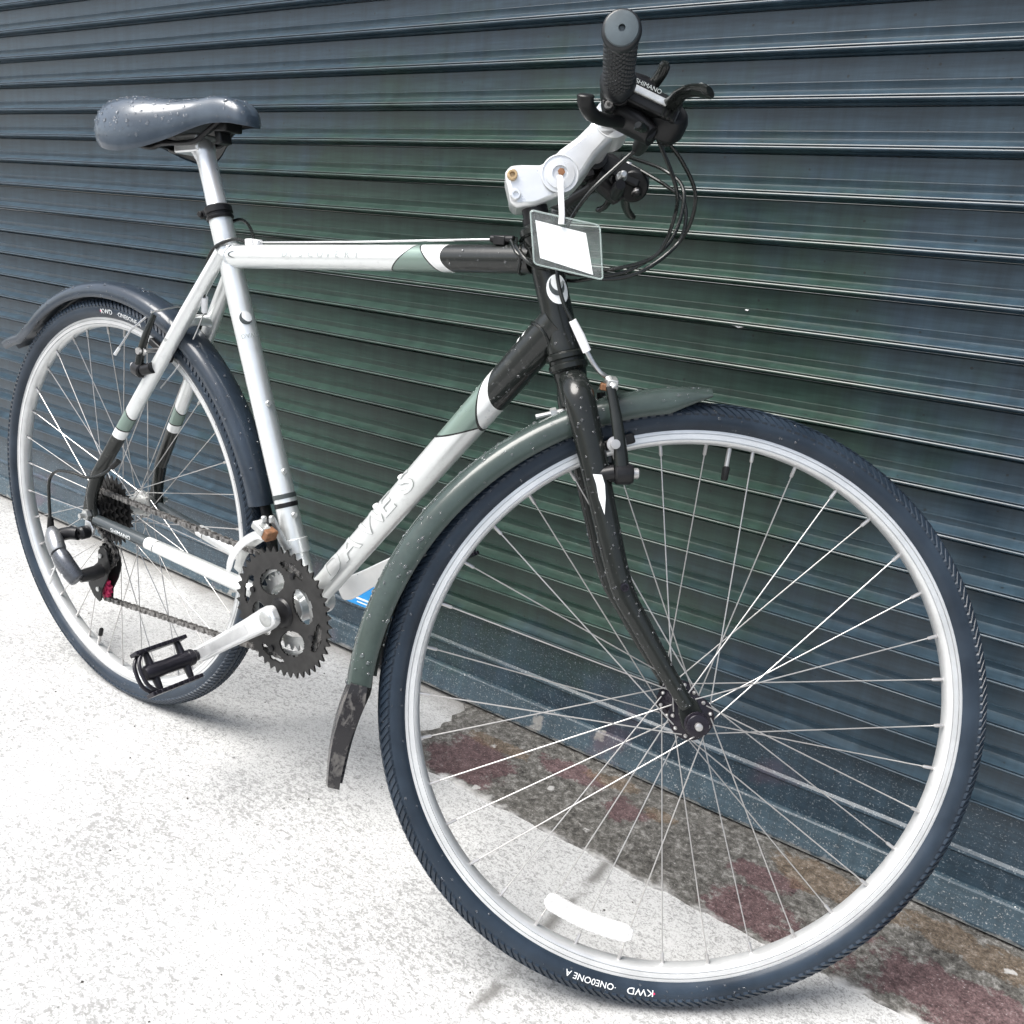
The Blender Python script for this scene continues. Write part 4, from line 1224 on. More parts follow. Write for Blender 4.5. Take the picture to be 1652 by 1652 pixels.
MB().tube(smooth_path([(0.228, -0.012, 0.699), (0.205, -0.012, 0.660), (0.17, -0.016, 0.61), (0.147, -0.03, 0.575)], 4), 0.0012, 6).build('gear_wire', 'wire', bike)
# front brake noodle with its white boot
MB().tube([S(0.8385, -0.0405, 0.7535), S(0.8500, -0.0375, 0.7385), S(0.8600, -0.035, 0.7240)], [0.0042, 0.0050, 0.0048], 12).build('cable_boot', 'white', bike)
MB().tube([tuple(p) for p in smooth_path([S(0.8595, -0.035, 0.7245), S(0.8690, -0.033, 0.7130), S(0.8790, -0.030, 0.7045), S(0.8890, -0.024, 0.7010)], 5)], 0.0027, 10).build('brake_noodle', 'wire', bike)

# ---- V brakes
def vbrake(parent_m, piv, top, padc, fwd, tag_):
    """piv, top, padc: (x, z); fwd: +1 when the arms stand in front of the blades"""
    for sgn in (-1, 1):
        mats = ('black_gloss', 'black_metal')
        P0 = Vector((piv[0], sgn * 0.0500, piv[1]))
        P1 = Vector((top[0], sgn * 0.0400, top[1]))
        dd = P1 - P0
        up = dd.normalized()
        bs = MB().tube([P0 + Vector((-fwd * 0.022, -sgn * 0.003, 0.006 * -fwd)), P0 + Vector((-fwd * 0.004, 0, 0))], 0.0085, 16).build('brake_boss', mats[1], bike, parent_m)
        MB().lathe([(0.0095, -0.010), (0.0118, -0.008), (0.0118, 0.006), (0.0095, 0.010)], P0 + Vector((fwd * 0.006, 0, 0)), (fwd, 0, 0.15), 22).build('brake_pivot', mats[1], bike, parent_m)
        MB().lathe([(0.0060, 0), (0.0060, 0.006), (0.0040, 0.0075)], P0 + Vector((fwd * 0.0155, 0, 0.002)), (fwd, 0, 0.15), 12).build('pivot_bolt', 'chrome', bike, parent_m)
        arm = smooth_path([P0 + Vector((fwd * 0.004, sgn * 0.003, 0)), P0 + dd * 0.3 + Vector((fwd * 0.004, sgn * 0.005, 0)), P0 + dd * 0.62 + Vector((fwd * 0.003, sgn * 0.004, 0)), P1], 5)
        MB().tube(arm, [0.0085 - 0.0032 * i / (len(arm) - 1) for i in range(len(arm))], 14, flat=0.7, ref=(0, 1, 0)).build('brake_arm', mats[0], bike, parent_m)
        pc = Vector((padc[0], sgn * 0.0180, padc[1]))
        tg = Vector((up.z, 0, -up.x)) * 1.0
        rr = Vector((padc[0] - (WB if tag_ == 'f' else 0), 0, padc[1] - HUB)).normalized()
        tg = Vector((rr.z, 0, -rr.x))
        rotm = Matrix(((tg.x, 0, rr.x), (0, 1, 0), (tg.z, 0, rr.z)))
        MB().box(pc, (0.056, 0.009, 0.0115), rotm).build('brake_pad', 'black_plastic', bike, parent_m, bevel=0.002)
        MB().tube([pc, pc + Vector((0, sgn * 0.034, 0))], 0.0036, 12).lathe([(0.0042, 0), (0.0085, 0.001), (0.0085, 0.004), (0.0052, 0.0045), (0.0052, 0.010), (0.0030, 0.0102)], pc + Vector((0, sgn * 0.031, 0)), (0, sgn, 0), 18).build('pad_bolt', 'chrome', bike, parent_m)
    return
vbrake(STEER, (0.9130, 0.5990), (0.8910, 0.6900), (0.9040, 0.6290), 1, 'f')
MB().box((0.8930, -0.026, 0.6965), (0.012, 0.030, 0.010), Matrix.Rotation(R(15), 3, 'X')).tube([(0.888, -0.030, 0.7000), (0.896, -0.042, 0.688)], 0.0045, 10).build('noodle_link', 'dull_alu', bike, STEER, bevel=0.0012)
MB().box((0.8862, -0.024, 0.6905), (0.0085, 0.016, 0.0075), Matrix.Rotation(R(10), 3, 'X')).build('link_rivet', 'rust', bike, STEER, bevel=0.001)
MB().tube([(0.8925, -0.020, 0.699), (0.890, 0.010, 0.7005), (0.888, 0.040, 0.693)], 0.0012, 6).build('brake_wire', 'wire', bike, STEER)
vbrake(None, (0.1300, 0.6020), (0.1480, 0.6870), (0.1330, 0.6310), -1, 'r')
MB().tube([(0.150, -0.046, 0.690), (0.150, 0.0, 0.699), (0.150, 0.042, 0.690)], 0.0015, 8).build('brake_wire', 'wire', bike)
MB().tube([(0.1465, -0.052, 0.6830), (0.1250, -0.064, 0.6610), (0.1060, -0.073, 0.6300)], 0.0015, 8).build('wire_tail', 'wire', bike)
MB().tube([(0.1080, -0.072, 0.6330), (0.1010, -0.0755, 0.6215)], 0.0024, 8).build('crimp', 'alu', bike)

# ---- mudguards
def guard(mtx, angs, rad, halfw, skirt, mat, name, tipcut=None, n=None, thick=0.0018):
    """angs: list of degrees; rad: radius at each"""
    sec = [(-1.0, -skirt), (-0.985, -skirt * 0.5), (-0.93, -0.001), (-0.72, 0.0042), (-0.38, 0.0072), (0, 0.0082), (0.38, 0.0072), (0.72, 0.0042), (0.93, -0.001), (0.985, -skirt * 0.5), (1.0, -skirt)]
    vs, fs = [], []
    m = len(sec)
    K = len(angs)
    for i, (a, r, w) in enumerate(zip(angs, rad, halfw)):
        k = 1.0
        if tipcut:
            k = tipcut(i / (K - 1))
        ca, sa = math.cos(R(a)), math.sin(R(a))
        for off in (0.0, -thick):
            for (u, h) in sec:
                hh = h if h > -0.0015 else h * k
                rr = r + hh + off
                yy = u * (w + off * 0.9)
                vs.append((rr * ca, yy, rr * sa))
    M2 = 2 * m
    for i in range(K - 1):
        for j in range(m - 1):
            fs.append((i * M2 + j, i * M2 + j + 1, (i + 1) * M2 + j + 1, (i + 1) * M2 + j))
            fs.append((i * M2 + m + j + 1, i * M2 + m + j, (i + 1) * M2 + m + j, (i + 1) * M2 + m + j + 1))
        for j in (0, m - 1):
            fs.append((i * M2 + j, (i + 1) * M2 + j, (i + 1) * M2 + m + j, i * M2 + m + j))
    for i in (0, K - 1):
        for j in range(m - 1):
            fs.append((i * M2 + j, i * M2 + j + 1, i * M2 + m + j + 1, i * M2 + m + j))
    return MB().add(vs, fs).build(name, mat, bike, mtx, angle=50)
def lerp(pts, x):
    for (a, b), (c, d) in zip(pts, pts[1:]):
        if a <= x <= c:
            return b + (d - b) * (x - a) / (c - a)
    return pts[-1][1] if x > pts[-1][0] else pts[0][1]
fa = [95.5 + i * 1.6 for i in range(56)]
fguard = guard(FRONT_M, fa, [lerp([(93, 0.3625), (120, 0.3635), (145, 0.3690), (165, 0.3750), (186, 0.3830)], a) for a in fa], [lerp([(93, 0.0235), (110, 0.0265), (150, 0.0285), (186, 0.0270)], a) for a in fa], 0.021, 'guard', 'mudguard',
               tipcut=lambda t: min(1.0, 0.12 + t / 0.10) if t < 0.10 else 1.0)
# the flap below it: a straight tapering tongue
fl = MB()
vs, fs = [], []
a0 = R(183)
base = Vector((0.3815 * math.cos(a0), 0, 0.3815 * math.sin(a0)))
tipv = Vector((-0.3900, 0, -0.1480))
dirv = (tipv - base)
nrm = Vector((-dirv.z, 0, dirv.x)).normalized()
if nrm.x > 0:
    nrm = -nrm
NF = 16
for i in range(NF + 1):
    t = i / NF
    w_ = lerp([(0, 0.0285), (0.12, 0.0295), (0.45, 0.0270), (0.8, 0.0200), (0.97, 0.0140), (1.0, 0.0100)], t)
    cpos = base + dirv * t + nrm * (0.006 * math.sin(PI * t) + 0.0040)
    for off in (0.0, -0.0022):
        for u, h in ((-1, -0.0275), (-0.97, -0.005), (0, 0.003), (0.97, -0.005), (1, -0.0275)):
            k = (1 - 0.50 * t) * min(1.0, 0.72 + t * 1.6)
            vs.append(cpos + nrm * (h * k + off) + Vector((0, u * w_, 0)))
for i in range(NF):
    for j in range(4):
        fs.append((i * 10 + j, i * 10 + j + 1, i * 10 + 11 + j, i * 10 + 10 + j))
        fs.append((i * 10 + 6 + j, i * 10 + 5 + j, i * 10 + 15 + j, i * 10 + 16 + j))
    for j in (0, 4):
        fs.append((i * 10 + j, i * 10 + 10 + j, i * 10 + 15 + j, i * 10 + 5 + j))
for i in (0, NF):
    for j in range(4):
        fs.append((i * 10 + j, i * 10 + j + 1, i * 10 + 6 + j, i * 10 + 5 + j))
flap = fl.add(vs, fs).build('mudflap', 'flap', bike, FRONT_M, angle=50)
ra = [14 + i * 2.0 for i in range(67)]
rguard = guard(REAR_M, ra, [lerp([(14, 0.3650), (40, 0.3665), (100, 0.3720), (131, 0.3735), (138, 0.3850), (146, 0.4230)], a) for a in ra], [lerp([(14, 0.0200), (30, 0.0235), (90, 0.0255), (130, 0.0240), (139, 0.0190), (146, 0.0130)], a) for a in ra], 0.016, 'guard_rear', 'mudguard')
MB().tube([(0.352, 0, 0.430), (0.366, 0, 0.395), (0.372, 0, 0.36)], 0.006, 10, flat=1.6).build('mudguard_bracket', 'black_plastic', bike)

# ---- drivetrain
CRK = Matrix.Translation((BB.x + 0.0035, 0, BB.z + 0.0025))
def ring_holes(r, a):
    dg = math.degrees(a) % 360
    for c_ in (76, 166, 256, 346):
        da = (dg - c_ + 180) % 360 - 180
        if (da / 19.0) ** 2 + ((r - 0.0735) / 0.0072) ** 2 < 1:
            return True
    for c_ in (28, 118, 208, 298):
        da = (dg - c_ + 180) % 360 - 180
        x_, y_ = r * math.sin(R(da)), r * math.cos(R(da)) - 0.0465
        if (x_ / 0.0265) ** 2 + (y_ / 0.0185) ** 2 < 1:
            return True
    return False
rings = empty('chainset', bike, CRK)
toothed(44, 0.012, 0.0960, 0.0030, -0.0545, ring_holes, 6, 34).build('chainring', 'ring', rings, smooth=False)
def inner_holes(r, a):
    return r < 0.058
toothed(34, 0.040, 0.0740, 0.0025, -0.0470, lambda r, a: r < 0.060, 6, 8).build('chainring', 'dull_alu', rings, smooth=False)
toothed(28, 0.030, 0.0600, 0.0025, -0.0400, lambda r, a: r < 0.040, 6, 6).build('chainring', 'dull_alu', rings, smooth=False)
for c_ in (-17, 73, 163, 253):
    a_ = R(c_)
    MB().lathe([(0.0048, -0.0525), (0.0048, -0.0585), (0.0032, -0.059)], (0.064 * math.cos(a_), 0, 0.064 * math.sin(a_)), (0, 1, 0), 14).build('ring_bolt', 'black_metal', rings)
MB().lathe([(0.020, -0.050), (0.0225, -0.0565), (0.020, -0.060), (0.016, -0.061)], (0, 0, 0), (0, 1, 0), 32).build('spider_hub', 'black_metal', rings)
CA = 3.7695
for sgn in (-1, 1):
    a_ = CA if sgn < 0 else CA - PI
    dx = Vector((math.cos(a_), 0, math.sin(a_)))
    nz = Vector((-dx.z, 0, dx.x))
    pl = []
    for t_, w_ in ((-0.017, 0.009), (-0.012, 0.0145), (0.0, 0.0180), (0.014, 0.0182), (0.05, 0.0160), (0.13, 0.0135), (0.160, 0.0138), (0.172, 0.0130), (0.182, 0.0090), (0.185, 0.004)):
        pl.append((t_, w_))
    vs, fs = [], []
    for (t_, w_) in pl:
        y0 = -sgn * -1 * 0
        yo = sgn * (0.0735 + 0.010 * max(0, min(1, t_ / 0.17)))
        for (q, yy) in ((-w_, yo), (-w_ * 0.75, yo + sgn * 0.0125), (w_ * 0.75, yo + sgn * 0.0125), (w_, yo)):
            p_ = dx * t_ + nz * q
            vs.append((p_.x, yy, p_.z))
    for i in range(len(pl) - 1):
        for k in range(4):
            fs.append((i * 4 + k, i * 4 + (k + 1) % 4, i * 4 + 4 + (k + 1) % 4, i * 4 + 4 + k))
    fs += [(0, 1, 2, 3), tuple(len(pl) * 4 - 1 - k for k in range(4))]
    ca_ = MB().add(vs, fs).build('crank_arm', 'alu_bright', rings, bevel=0.0028)
    MB().lathe([(0.0120, sgn * 0.085), (0.0120, sgn * 0.0868), (0.0098, sgn * 0.0885), (0.004, sgn * 0.0890)], (0, 0, 0), (0, 1, 0), 28).build('crank_bolt_cap', 'dull_alu', rings)
    # shallow recessed panel along the arm
    p0, p1 = dx * 0.045, dx * 0.135
    pv = [p0 + nz * 0.0065, p0 - nz * 0.0065, p1 - nz * 0.0055, p1 + nz * 0.0055]
    MB().add([(q.x, sgn * (0.0735 + 0.0125 + 0.0004 + 0.010 * (0.045 if i_ < 2 else 0.135) / 0.17), q.z) for i_, q in enumerate(pv)], [(0, 1, 2, 3)]).build('crank_panel', 'alu', rings)
    # pedal
    pe = dx * 0.170
    fdir = Vector((-0.60, 0, 0.80))
    ndir = Vector((0.80, 0, 0.60))
    y0 = sgn * 0.086
    pm = MB()
    def at(y_, f_, n_):
        q = pe + fdir * f_ + ndir * n_
        return Vector((q.x, sgn * y_, q.z))
    pm.tube([at(0.092, 0, 0), at(0.100, 0, 0), at(0.104, 0, 0), at(0.112, 0, 0)], [0.0085, 0.0085, 0.0125, 0.0125], 18)
    pm.tube([at(0.110, 0, 0), at(0.150, 0, 0), at(0.176, 0, 0), at(0.184, 0, 0)], [0.0120, 0.0110, 0.0125, 0.0095], 18)
    for fs_ in (-1, 1):
        for yy in (0.118, 0.170):
            pm.tube([at(yy, 0, 0), at(yy, fs_ * 0.030, 0)], [0.0080, 0.0050], 10, flat=0.8)
        rotm = Matrix(((fdir.x, 0, ndir.x), (0, 1, 0), (fdir.z, 0, ndir.z)))
        pm.box(at(0.146, fs_ * 0.0315, 0), (0.006, 0.084, 0.019), rotm)
        for k in range(9):
            for ns in (-1, 1):
                pm.box(at(0.110 + k * 0.009, fs_ * 0.0315, ns * 0.0100), (0.0055, 0.0042, 0.0035), rotm)
    for ns in (-1, 1):
        pm.tube(smooth_path([at(0.176, -0.0315, ns * 0.006), at(0.188, -0.018, ns * 0.007), at(0.191, 0, ns * 0.007), at(0.188, 0.018, ns * 0.007), at(0.176, 0.0315, ns * 0.006)], 4), 0.0030, 8)
    pm.build('pedal', 'pedal', rings, bevel=0.0008)
# chain: alternate links along the run
cr, cy = 0.0715, -0.0470
C0 = Vector((BB.x + 0.0035, BB.z + 0.0025))
K0 = Vector((0.0, HUB))
J1 = Vector((0.014, 0.2700))
J2 = Vector((0.004, 0.2070))
kr = 0.036
def tangent(c1, r1, c2, r2, up):
    d = c2 - c1
    L = d.length
    base_ = math.atan2(d.y, d.x)
    off = math.acos((r1 - r2) / L)
    a_ = base_ + (off if up else -off)
    n_ = Vector((math.cos(a_), math.sin(a_)))
    return c1 + n_ * r1, c2 + n_ * r2, a_
path = []
t1, t2, aU = tangent(C0, cr, K0, kr, False)
b1, b2, aL = tangent(C0, cr, J2, 0.0205, True)
aS, aE = aL, aU
while aE < aS:
    aE += 2 * PI
# front arc of the ring, from the lower run round to the upper run
k_ = 40
def arc(c, r, s, e, n):
    return [c + Vector((math.cos(s + (e - s) * i / n), math.sin(s + (e - s) * i / n))) * r for i in range(n + 1)]
aLn = aL % (2 * PI) - 2 * PI if aL % (2 * PI) > PI else aL
path += [(p, cy) for p in arc(C0, cr, aL - 2 * PI if aL > aU else aL, aU, 48)]
for i in range(1, 40):
    t_ = i / 40
    path.append((t1 + (t2 - t1) * t_, cy + (-0.040 - cy) * t_))
path += [(p, -0.040) for p in arc(K0, kr, aU, aU + R(150), 24)]
path += [(p, -0.042) for p in arc(J1, 0.0205, R(60), R(-75), 12)]
path += [(p, -0.043) for p in arc(J2, 0.0205, R(105), R(268), 16)]
for i in range(1, 41):
    t_ = i / 40
    path.append((b2 + (b1 - b2) * t_, -0.043 + (cy + 0.043) * t_))
pl3 = [Vector((p.x, y_, p.y)) for p, y_ in path]
cl = [0.0]
for a_, b_ in zip(pl3, pl3[1:]):
    cl.append(cl[-1] + (b_ - a_).length)
def along(s_):
    for i in range(len(cl) - 1):
        if cl[i + 1] >= s_:
            d_ = cl[i + 1] - cl[i]
            return pl3[i] + (pl3[i + 1] - pl3[i]) * ((s_ - cl[i]) / d_ if d_ else 0)
    return pl3[-1]
ch = MB()
nl = int(cl[-1] / 0.0127)
for i in range(nl):
    p0, p1 = along(i * cl[-1] / nl), along((i + 1) * cl[-1] / nl)
    dx = p1 - p0
    if dx.length < 0.004:
        continue
    u_ = dx.normalized()
    v_ = Vector((0, 1, 0))
    w_ = u_.cross(v_)
    wide = i % 2
    for s_ in (-1, 1):
        yo = s_ * (0.0032 if wide else 0.0020)
        vs = []
        for th in (-0.0006, 0.0006):
            for (a_, h_) in ((-0.0035, -0.002), (-0.0015, -0.0042), (0.002, -0.0040), (0.0063, -0.0031), (0.0107, -0.0040), (0.0142, -0.0042), (0.0162, -0.002), (0.0162, 0.002), (0.0142, 0.0042), (0.0107, 0.0040), (0.0063, 0.0031), (0.002, 0.0040), (-0.0015, 0.0042), (-0.0035, 0.002)):
                vs.append(p0 + u_ * a_ + v_ * (yo + th) + w_ * h_)
        m_ = 14
        fs = [tuple(range(m_)), tuple(range(2 * m_ - 1, m_ - 1, -1))] + [(q, (q + 1) % m_, (q + 1) % m_ + m_, q + m_) for q in range(m_)]
        ch.add(vs, fs)
    ch.tube([p0 - v_ * 0.0046, p0 + v_ * 0.0046], 0.0024, 7)
tag(ch.build('chain', 'chain', bike, smooth=False), kind='stuff')
# front derailleur
fdm = smooth_path([(0.4120, -0.058, 0.4105), (0.3960, -0.060, 0.4040), (0.3720, -0.060, 0.3860), (0.3530, -0.060, 0.3620), (0.3420, -0.059, 0.3350)], 5)
MB().tube(fdm, [0.008, 0.008] + [0.0062] * (len(fdm) - 4) + [0.005, 0.004], 10, flat=0.22, ref=(0, 1, 0)).build('derailleur_cage', 'alu', bike)
MB().tube([p + Vector((0.002, 0.016, -0.002)) for p in fdm], 0.0085, 10, flat=0.16, ref=(0, 1, 0)).build('derailleur_cage', 'dull_alu', bike)
MB().box((0.4170, -0.049, 0.4105), (0.016, 0.020, 0.015), Matrix.Rotation(R(20), 3, 'Y')).build('derailleur_link', 'rust', bike, bevel=0.002)
MB().box((0.4050, -0.052, 0.4175), (0.024, 0.018, 0.012), Matrix.Rotation(R(25), 3, 'Y')).tube([(0.404, -0.047, 0.424), (0.404, -0.047, 0.434)], 0.004, 10).tube([(0.412, -0.040, 0.424), (0.412, -0.040, 0.435)], 0.004, 10).build('derailleur_body', 'dull_alu', bike, bevel=0.002)
fc = BB + SU * 0.088
MB().lathe([(0.0180, -0.011), (0.0195, -0.010), (0.0195, 0.010), (0.0180, 0.011)], fc, SU, 28).build('derailleur_band', 'silver', bike)
MB().tube([fc + Vector((0.004, -0.0200, 0.000)), fc + Vector((-0.006, -0.027, 0.022)), fc + Vector((-0.014, -0.034, 0.046))], [0.0075, 0.0070, 0.0055], 12, flat=0.6).build('derailleur_arm', 'dull_alu', bike)
MB().tube([fc + Vector((-0.018, -0.020, 0.020)), fc + Vector((-0.022, -0.034, 0.038))], 0.008, 10).build('derailleur_spring', 'black_metal', bike)
for s_, cc in ((0.150, 'black_metal'), (0.163, 'decal_dark')):
    MB().lathe([(0.0168, -0.0035), (0.0172, -0.003), (0.0172, 0.003), (0.0168, 0.0035)], BB + SU * s_, SU, 26).build('cable_tie', cc, bike)
# rear derailleur
MB().prism([(0.004, 0.330), (-0.012, 0.330), (-0.014, 0.312), (-0.008, 0.302), (0.004, 0.304), (0.010, 0.318)], -0.0665, -0.0600).build('derailleur_hanger', 'alu', bike, bevel=0.0015)
MB().lathe([(0.0100, 0), (0.0112, 0.002), (0.0112, 0.014), (0.0085, 0.017), (0.0045, 0.0172), (0.0042, 0.0140)], (-0.003, -0.0660, 0.3110), (0, -1, 0), 24).build('derailleur_bolt', 'black_metal', bike)
rd = MB().tube(smooth_path([(-0.010, -0.080, 0.3080), (-0.026, -0.086, 0.3065), (-0.044, -0.094, 0.3000)], 4), 0.0110, 14, flat=0.8).build('derailleur_knuckle', 'black_metal', bike)
MB().tube(smooth_path([(-0.0560, -0.100, 0.3080), (-0.0380, -0.106, 0.2960), (-0.0160, -0.112, 0.2800)], 5), [0.0095, 0.0120, 0.0140, 0.0155, 0.0162, 0.0166, 0.0168, 0.0168, 0.0168, 0.0166, 0.0150][:11], 18, flat=0.8).build('derailleur_body', MAT['rd_pale'], bike)
MB().tube(smooth_path([(-0.0140, -0.112, 0.2790), (0.0070, -0.112, 0.2630), (0.0250, -0.108, 0.2460), (0.0290, -0.107, 0.2425)], 4), [0.0150, 0.0165, 0.0170, 0.0170, 0.0170, 0.0168, 0.0165, 0.0160, 0.0155, 0.0150, 0.0138, 0.0125, 0.008][:13], 18, flat=0.8).build('derailleur_body', 'rd', bike)
v_, f_ = text_mesh('S', 0.015)
MB().add([(0.012 + x_ * 0.8 + y_ * 0.25, -0.1266, 0.2490 + y_ * 0.75 - x_ * 0.35) for x_, y_ in v_], f_).build('lettering', 'decal_white', bike)
MB().tube([(0.020, -0.098, 0.2450), (0.024, -0.080, 0.2460), (0.024, -0.062, 0.2480)], [0.0105, 0.0125, 0.0115], 14).build('derailleur_pivot', 'black_metal', bike)
cage = [(0.030, 0.2820), (0.018, 0.2880), (0.006, 0.2780), (0.004, 0.2560), (-0.014, 0.2420), (-0.028, 0.2240), (-0.026, 0.2060), (-0.012, 0.1900), (0.004, 0.1830), (0.010, 0.1880), (0.012, 0.2060), (0.028, 0.2300), (0.038, 0.2560)]
MB().prism(cage, -0.0560, -0.0535).build('derailleur_cage', 'black_plastic', bike, bevel=0.0008)
MB().prism([(x_ + 0.004, z_) for x_, z_ in cage], -0.0370, -0.0350).build('derailleur_cage', 'black_plastic', bike, bevel=0.0008)
for (x_, z_) in ((0.012, 0.2360), (0.020, 0.2460), (-0.010, 0.2250)):
    MB().box((x_, -0.0566, z_), (0.0065, 0.0012, 0.0075), Matrix.Rotation(R(35), 3, 'Y')).build('cage_window', 'decal_dark', bike)
for c_, mt, nm in ((J1, 'black_plastic', 'jockey_wheel'), (J2, 'red', 'jockey_wheel')):
    toothed(11, 0.0035, 0.0215, 0.007, -0.0445, lambda r, a: 0.008 < r < 0.0125 and math.cos(a * 5) > 0.2, 6, 6).build(nm, mt, bike, Matrix.Translation((c_.x, 0, c_.y)), smooth=False)
    MB().lathe([(0.0042, -0.0590), (0.0042, -0.0565)], (c_.x, 0, c_.y), (0, 1, 0), 14).build('jockey_bolt', 'dull_alu', bike)
cable('gear_cable', [(0.075, -0.066, 0.442), (0.055, -0.074, 0.424), (0.030, -0.084, 0.4150), (0.0028, -0.094, 0.4190), (-0.030, -0.100, 0.4150), (-0.0500, -0.102, 0.3960), (-0.0560, -0.101, 0.3600), (-0.0570, -0.100, 0.3200)], 0.0026)
MB().tube([(-0.0565, -0.100, 0.3290), (-0.0575, -0.100, 0.3110)], [0.0045, 0.0058], 12).build('barrel_adjuster', 'black_plastic', bike)
MB().tube([(-0.0380, -0.100, 0.2640), (-0.0530, -0.108, 0.2200)], 0.0014, 8).tube([(-0.0500, -0.1065, 0.2290), (-0.0545, -0.109, 0.2140)], 0.0028, 8).build('wire_tail', 'alu', bike)
MB().tube([(0.083, -0.063, 0.450), (0.071, -0.0665, 0.4385)], 0.0045, 12).build('cable_end', 'black_metal', bike)

# ---- saddle and post
sp0, sp1 = ST1 - SU * 0.05, ST1 + SU * 0.088
MB().tube([sp0, ST1 + SU * 0.034, ST1 + SU * 0.0345, sp1], [0.0142, 0.0142, 0.0139, 0.0139], 28).build('seat_post', 'alu_bright', bike)
shp = ST1 + SU * 0.088
hd = MB()
hd.tube(smooth_path([shp - SU * 0.012, shp + SU * 0.004 + Vector((-0.002, 0, 0)), shp + SU * 0.014 + Vector((-0.006, 0, 0))], 4), [0.0140] * 3 + [0.0155] * 3 + [0.0165] * 3, 24)
hd.box((0.1930, 0, 0.9260), (0.052, 0.034, 0.014), Matrix.Rotation(R(-4), 3, 'Y'))
hd.build('post_head', 'alu', bike, bevel=0.004)
MB().box((0.1960, 0, 0.9390), (0.046, 0.036, 0.010), Matrix.Rotation(R(-4), 3, 'Y')).build('rail_clamp', 'dull_alu', bike, bevel=0.003)
for y_ in (-0.0215, 0.0215):
    MB().tube(smooth_path([(0.0900, y_ * 1.4, 0.9330), (0.1000, y_ * 1.3, 0.9260), (0.1250, y_ * 1.05, 0.9235), (0.1500, y_, 0.9290), (0.2150, y_, 0.9325), (0.2400, y_ * 0.9, 0.9440), (0.2650, y_ * 0.7, 0.9610), (0.2900, y_ * 0.5, 0.9680)], 5), 0.0036, 12).build('saddle_rail', 'black_metal', bike)
NOSE = 0.86
stn = [(0.036, 0.020, 0.960, 0.944), (0.041, 0.046, 0.970, 0.935), (0.055, 0.067, 0.979, 0.925), (0.080, 0.080, 0.986, 0.916), (0.112, 0.0830, 0.9895, 0.911), (0.145, 0.0775, 0.9885, 0.914), (0.175, 0.0650, 0.9868, 0.9225), (0.205, 0.0500, 0.9868, 0.9350), (0.235, 0.0380, 0.9895, 0.9470), (0.262, 0.0310, 0.9925, 0.9545), (0.288, 0.0270, 0.9920, 0.9570), (0.310, 0.0240, 0.9870, 0.9572), (0.326, 0.0195, 0.9785, 0.9560), (0.334, 0.0115, 0.9690, 0.9555)]
stn = [((x_ if x_ < 0.2 else 0.2 + (x_ - 0.2) * NOSE), w_, a_, b_) for x_, w_, a_, b_ in stn]
stn2 = smooth_path([Vector((a_, b_, c_)) for a_, b_, c_, _ in stn], 4)
stn3 = smooth_path([Vector((a_, b_, d_)) for a_, b_, _, d_ in stn], 4)
shape = [(0, 0.965), (0.16, 0.985), (0.36, 1.0), (0.58, 0.965), (0.76, 0.875), (0.89, 0.72), (0.965, 0.53), (1.0, 0.32), (0.985, 0.12), (0.935, 0.0)]
half = [Vector((a_, 0, b_)) for a_, b_ in shape]
half = smooth_path(half, 2)
secn = [(-p.x, p.z) for p in half[::-1]] + [(p.x, p.z) for p in half[1:]]
vs, fs = [], []
for p, q in zip(stn2, stn3):
    for u_, h_ in secn:
        vs.append((p.x, u_ * max(p.y, 0.004), q.z + (p.z - q.z) * h_))
m_ = len(secn)
for i in range(len(stn2) - 1):
    for j in range(m_ - 1):
        fs.append((i * m_ + j, i * m_ + j + 1, (i + 1) * m_ + j + 1, (i + 1) * m_ + j))
fs.append(tuple(range(m_)))
fs.append(tuple((len(stn2) - 1) * m_ + j for j in range(m_)))
saddle = MB().add(vs, fs).build('saddle', 'saddle', bike, angle=60)
# base shell under the cover
vs, fs = [], []
for p, q in zip(stn2, stn3):
    for u_, h_ in ((-0.93, 0.04), (-0.6, 0.45), (0, 0.6), (0.6, 0.45), (0.93, 0.04)):
        vs.append((p.x, u_ * max(p.y, 0.004), q.z + (p.z - q.z) * h_))
for i in range(len(stn2) - 1):
    for j in range(4):
        fs.append((i * 5 + j, i * 5 + j + 1, i * 5 + 6 + j, i * 5 + 5 + j))
MB().add(vs, fs).build('saddle_base', 'black_plastic', bike)
MB().box((0.262, 0, 0.9560), (0.030, 0.030, 0.016)).box((0.254, 0, 0.9430), (0.012, 0.020, 0.022), Matrix.Rotation(R(-15), 3, 'Y')).build('rail_socket', 'black_plastic', bike, bevel=0.002)
MB().box((0.0950, 0, 0.9340), (0.016, 0.075, 0.014)).build('rail_socket', 'black_plastic', bike, bevel=0.002)

# ------------------------------------------------------------------ price tag in a clear sleeve hung from the stem
TAG_M = BIKE_M @ STEER
tagm = empty('price_tag', None, TAG_M)
tag(tagm, 'blank white card in a clear plastic sleeve hung from the stem on a white tie', 'tag')
q = [Vector((0.7748, -0.050, 0.8585)), Vector((0.8500, -0.055, 0.8535)), Vector((0.8630, -0.049, 0.7995)), Vector((0.7880, -0.046, 0.8045))]
e1 = (q[1] - q[0]).normalized()
e2 = (q[3] - q[0])
e2 = (e2 - e1 * e2.dot(e1)).normalized()
e3 = e1.cross(e2).normalized()
def rounded(w, h, r, n=5):
    o = []
    for cx, cy, s in ((w - r, h - r, 0), (r, h - r, 90), (r, r, 180), (w - r, r, 270)):
        for i in range(n + 1):
            a_ = R(s + 90 * i / n)
            o.append((cx + r * math.cos(a_), cy + r * math.sin(a_)))
    return o
def bil(u, v):
    return (q[0] * (1 - u) + q[1] * u) * (1 - v) + (q[3] * (1 - u) + q[2] * u) * v
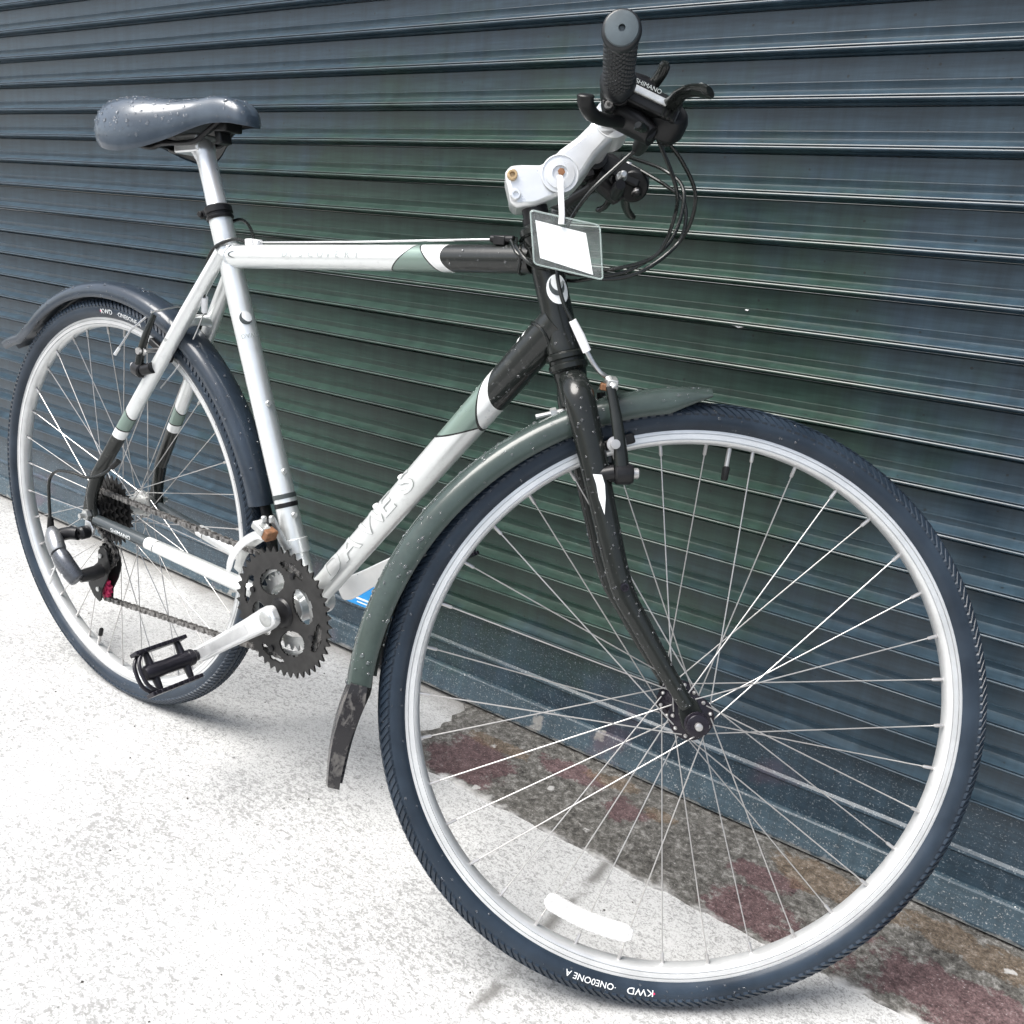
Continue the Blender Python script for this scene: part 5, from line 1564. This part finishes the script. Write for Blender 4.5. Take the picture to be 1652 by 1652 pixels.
def sheet(pts, off, th):
    n_ = len(pts)
    a_ = [bil(u, v) + e3 * off for u, v in pts]
    b_ = [bil(u, v) + e3 * (off + th) for u, v in pts]
    return MB().add(a_ + b_, [tuple(range(n_)), tuple(range(2 * n_ - 1, n_ - 1, -1))] + [(i, (i + 1) % n_, (i + 1) % n_ + n_, i + n_) for i in range(n_)])
out = [(x_, y_) for x_, y_ in rounded(1, 1, 0.06)]
MAT['sleeve'] = MAT['clear']
for off in (-0.0011, 0.0009):
    sheet(out, off, 0.00022).build('sleeve', 'clear', tagm, smooth=False)
MB().tube([bil(u, v) for u, v in out], 0.0009, 8, closed=True).build('welded_edge', 'clear_edge', tagm)
sheet([(0.065, 0.17), (0.79, 0.20), (0.86, 0.95), (0.095, 0.86)], -0.0003, 0.0005).build('card', 'white', tagm, smooth=False)
MB().tube(smooth_path([(0.8010, -0.0285, 0.9050), (0.8020, -0.044, 0.8960), (0.8045, -0.0535, 0.8780), (0.8085, -0.0560, 0.8580), (0.8095, -0.0555, 0.8480)], 5), 0.0032, 8, flat=0.45, ref=(0, 1, 0)).build('tie', 'white', tagm)

# ------------------------------------------------------------------ beads of rain on the bicycle
def beads(o, n, r0, r1, seed, keep=None, parent=None):
    mb = drops_on([o.data], n, r0, r1, seed, keep)
    d = mb.build('raindrops', 'water', parent or bike, o.matrix_basis.copy(), angle=80)
    tag(d, kind='stuff')
beads(saddle, 520, 0.0008, 0.0027, 11, lambda c, nr: nr.z > -0.1)
beads(fguard, 620, 0.0008, 0.0026, 12, lambda c, nr: c.length > 0.352)
beads(rguard, 420, 0.0008, 0.0026, 13, lambda c, nr: c.length > 0.352)
beads(down_tube, 260, 0.0005, 0.0018, 14, lambda c, nr: c.z > 0.47)
beads(top_tube, 120, 0.0005, 0.0018, 17, lambda c, nr: c.z > on_tt(0.668))
beads(head_tube, 120, 0.0005, 0.0017, 15)
for o in list(bike.children):
    if o.name.startswith('fork_blade'):
        beads(o, 320, 0.0005, 0.0017, 16)
for w_ in (fw, rw):
    o = [c_ for c_ in w_.children if c_.name.startswith('tyre')][0]
    beads(o, 620, 0.0007, 0.0017, 18, lambda c, nr: c.length > 0.326 and c.z > -0.2, parent=w_)

# ------------------------------------------------------------------ grit lying on the pavement
gr_ = random.Random(21)
mb = MB()
for _ in range(420):
    x_, y_ = gr_.uniform(-1.5, 1.1), gr_.uniform(-1.15, -0.02)
    r_ = 0.0004 + 0.0016 * gr_.random() ** 3
    z_ = GZ + (0.0045 if (x_ > 0.0 and y_ > -0.22) else 0.0)
    vs = [(x_ + r_ * (0.7 + 0.6 * gr_.random()) * math.cos(k * PI / 3), y_ + r_ * (0.7 + 0.6 * gr_.random()) * math.sin(k * PI / 3), z_ - 0.0002) for k in range(6)]
    vs += [(px * 0.6 + x_ * 0.4, py * 0.6 + y_ * 0.4, z_ + r_ * (0.5 + 0.5 * gr_.random())) for px, py, _z in vs]
    mb.add(vs, [tuple(range(6, 12))] + [(k, (k + 1) % 6, (k + 1) % 6 + 6, k + 6) for k in range(6)])
MAT['grit'] = simple('dark_grit', (0.07, 0.066, 0.06), 0.8, 0, 0.5, 40)
tag(mb.build('grit', 'grit', smooth=False), 'fine dark grit scattered over the pale pavement', 'grit', kind='stuff')
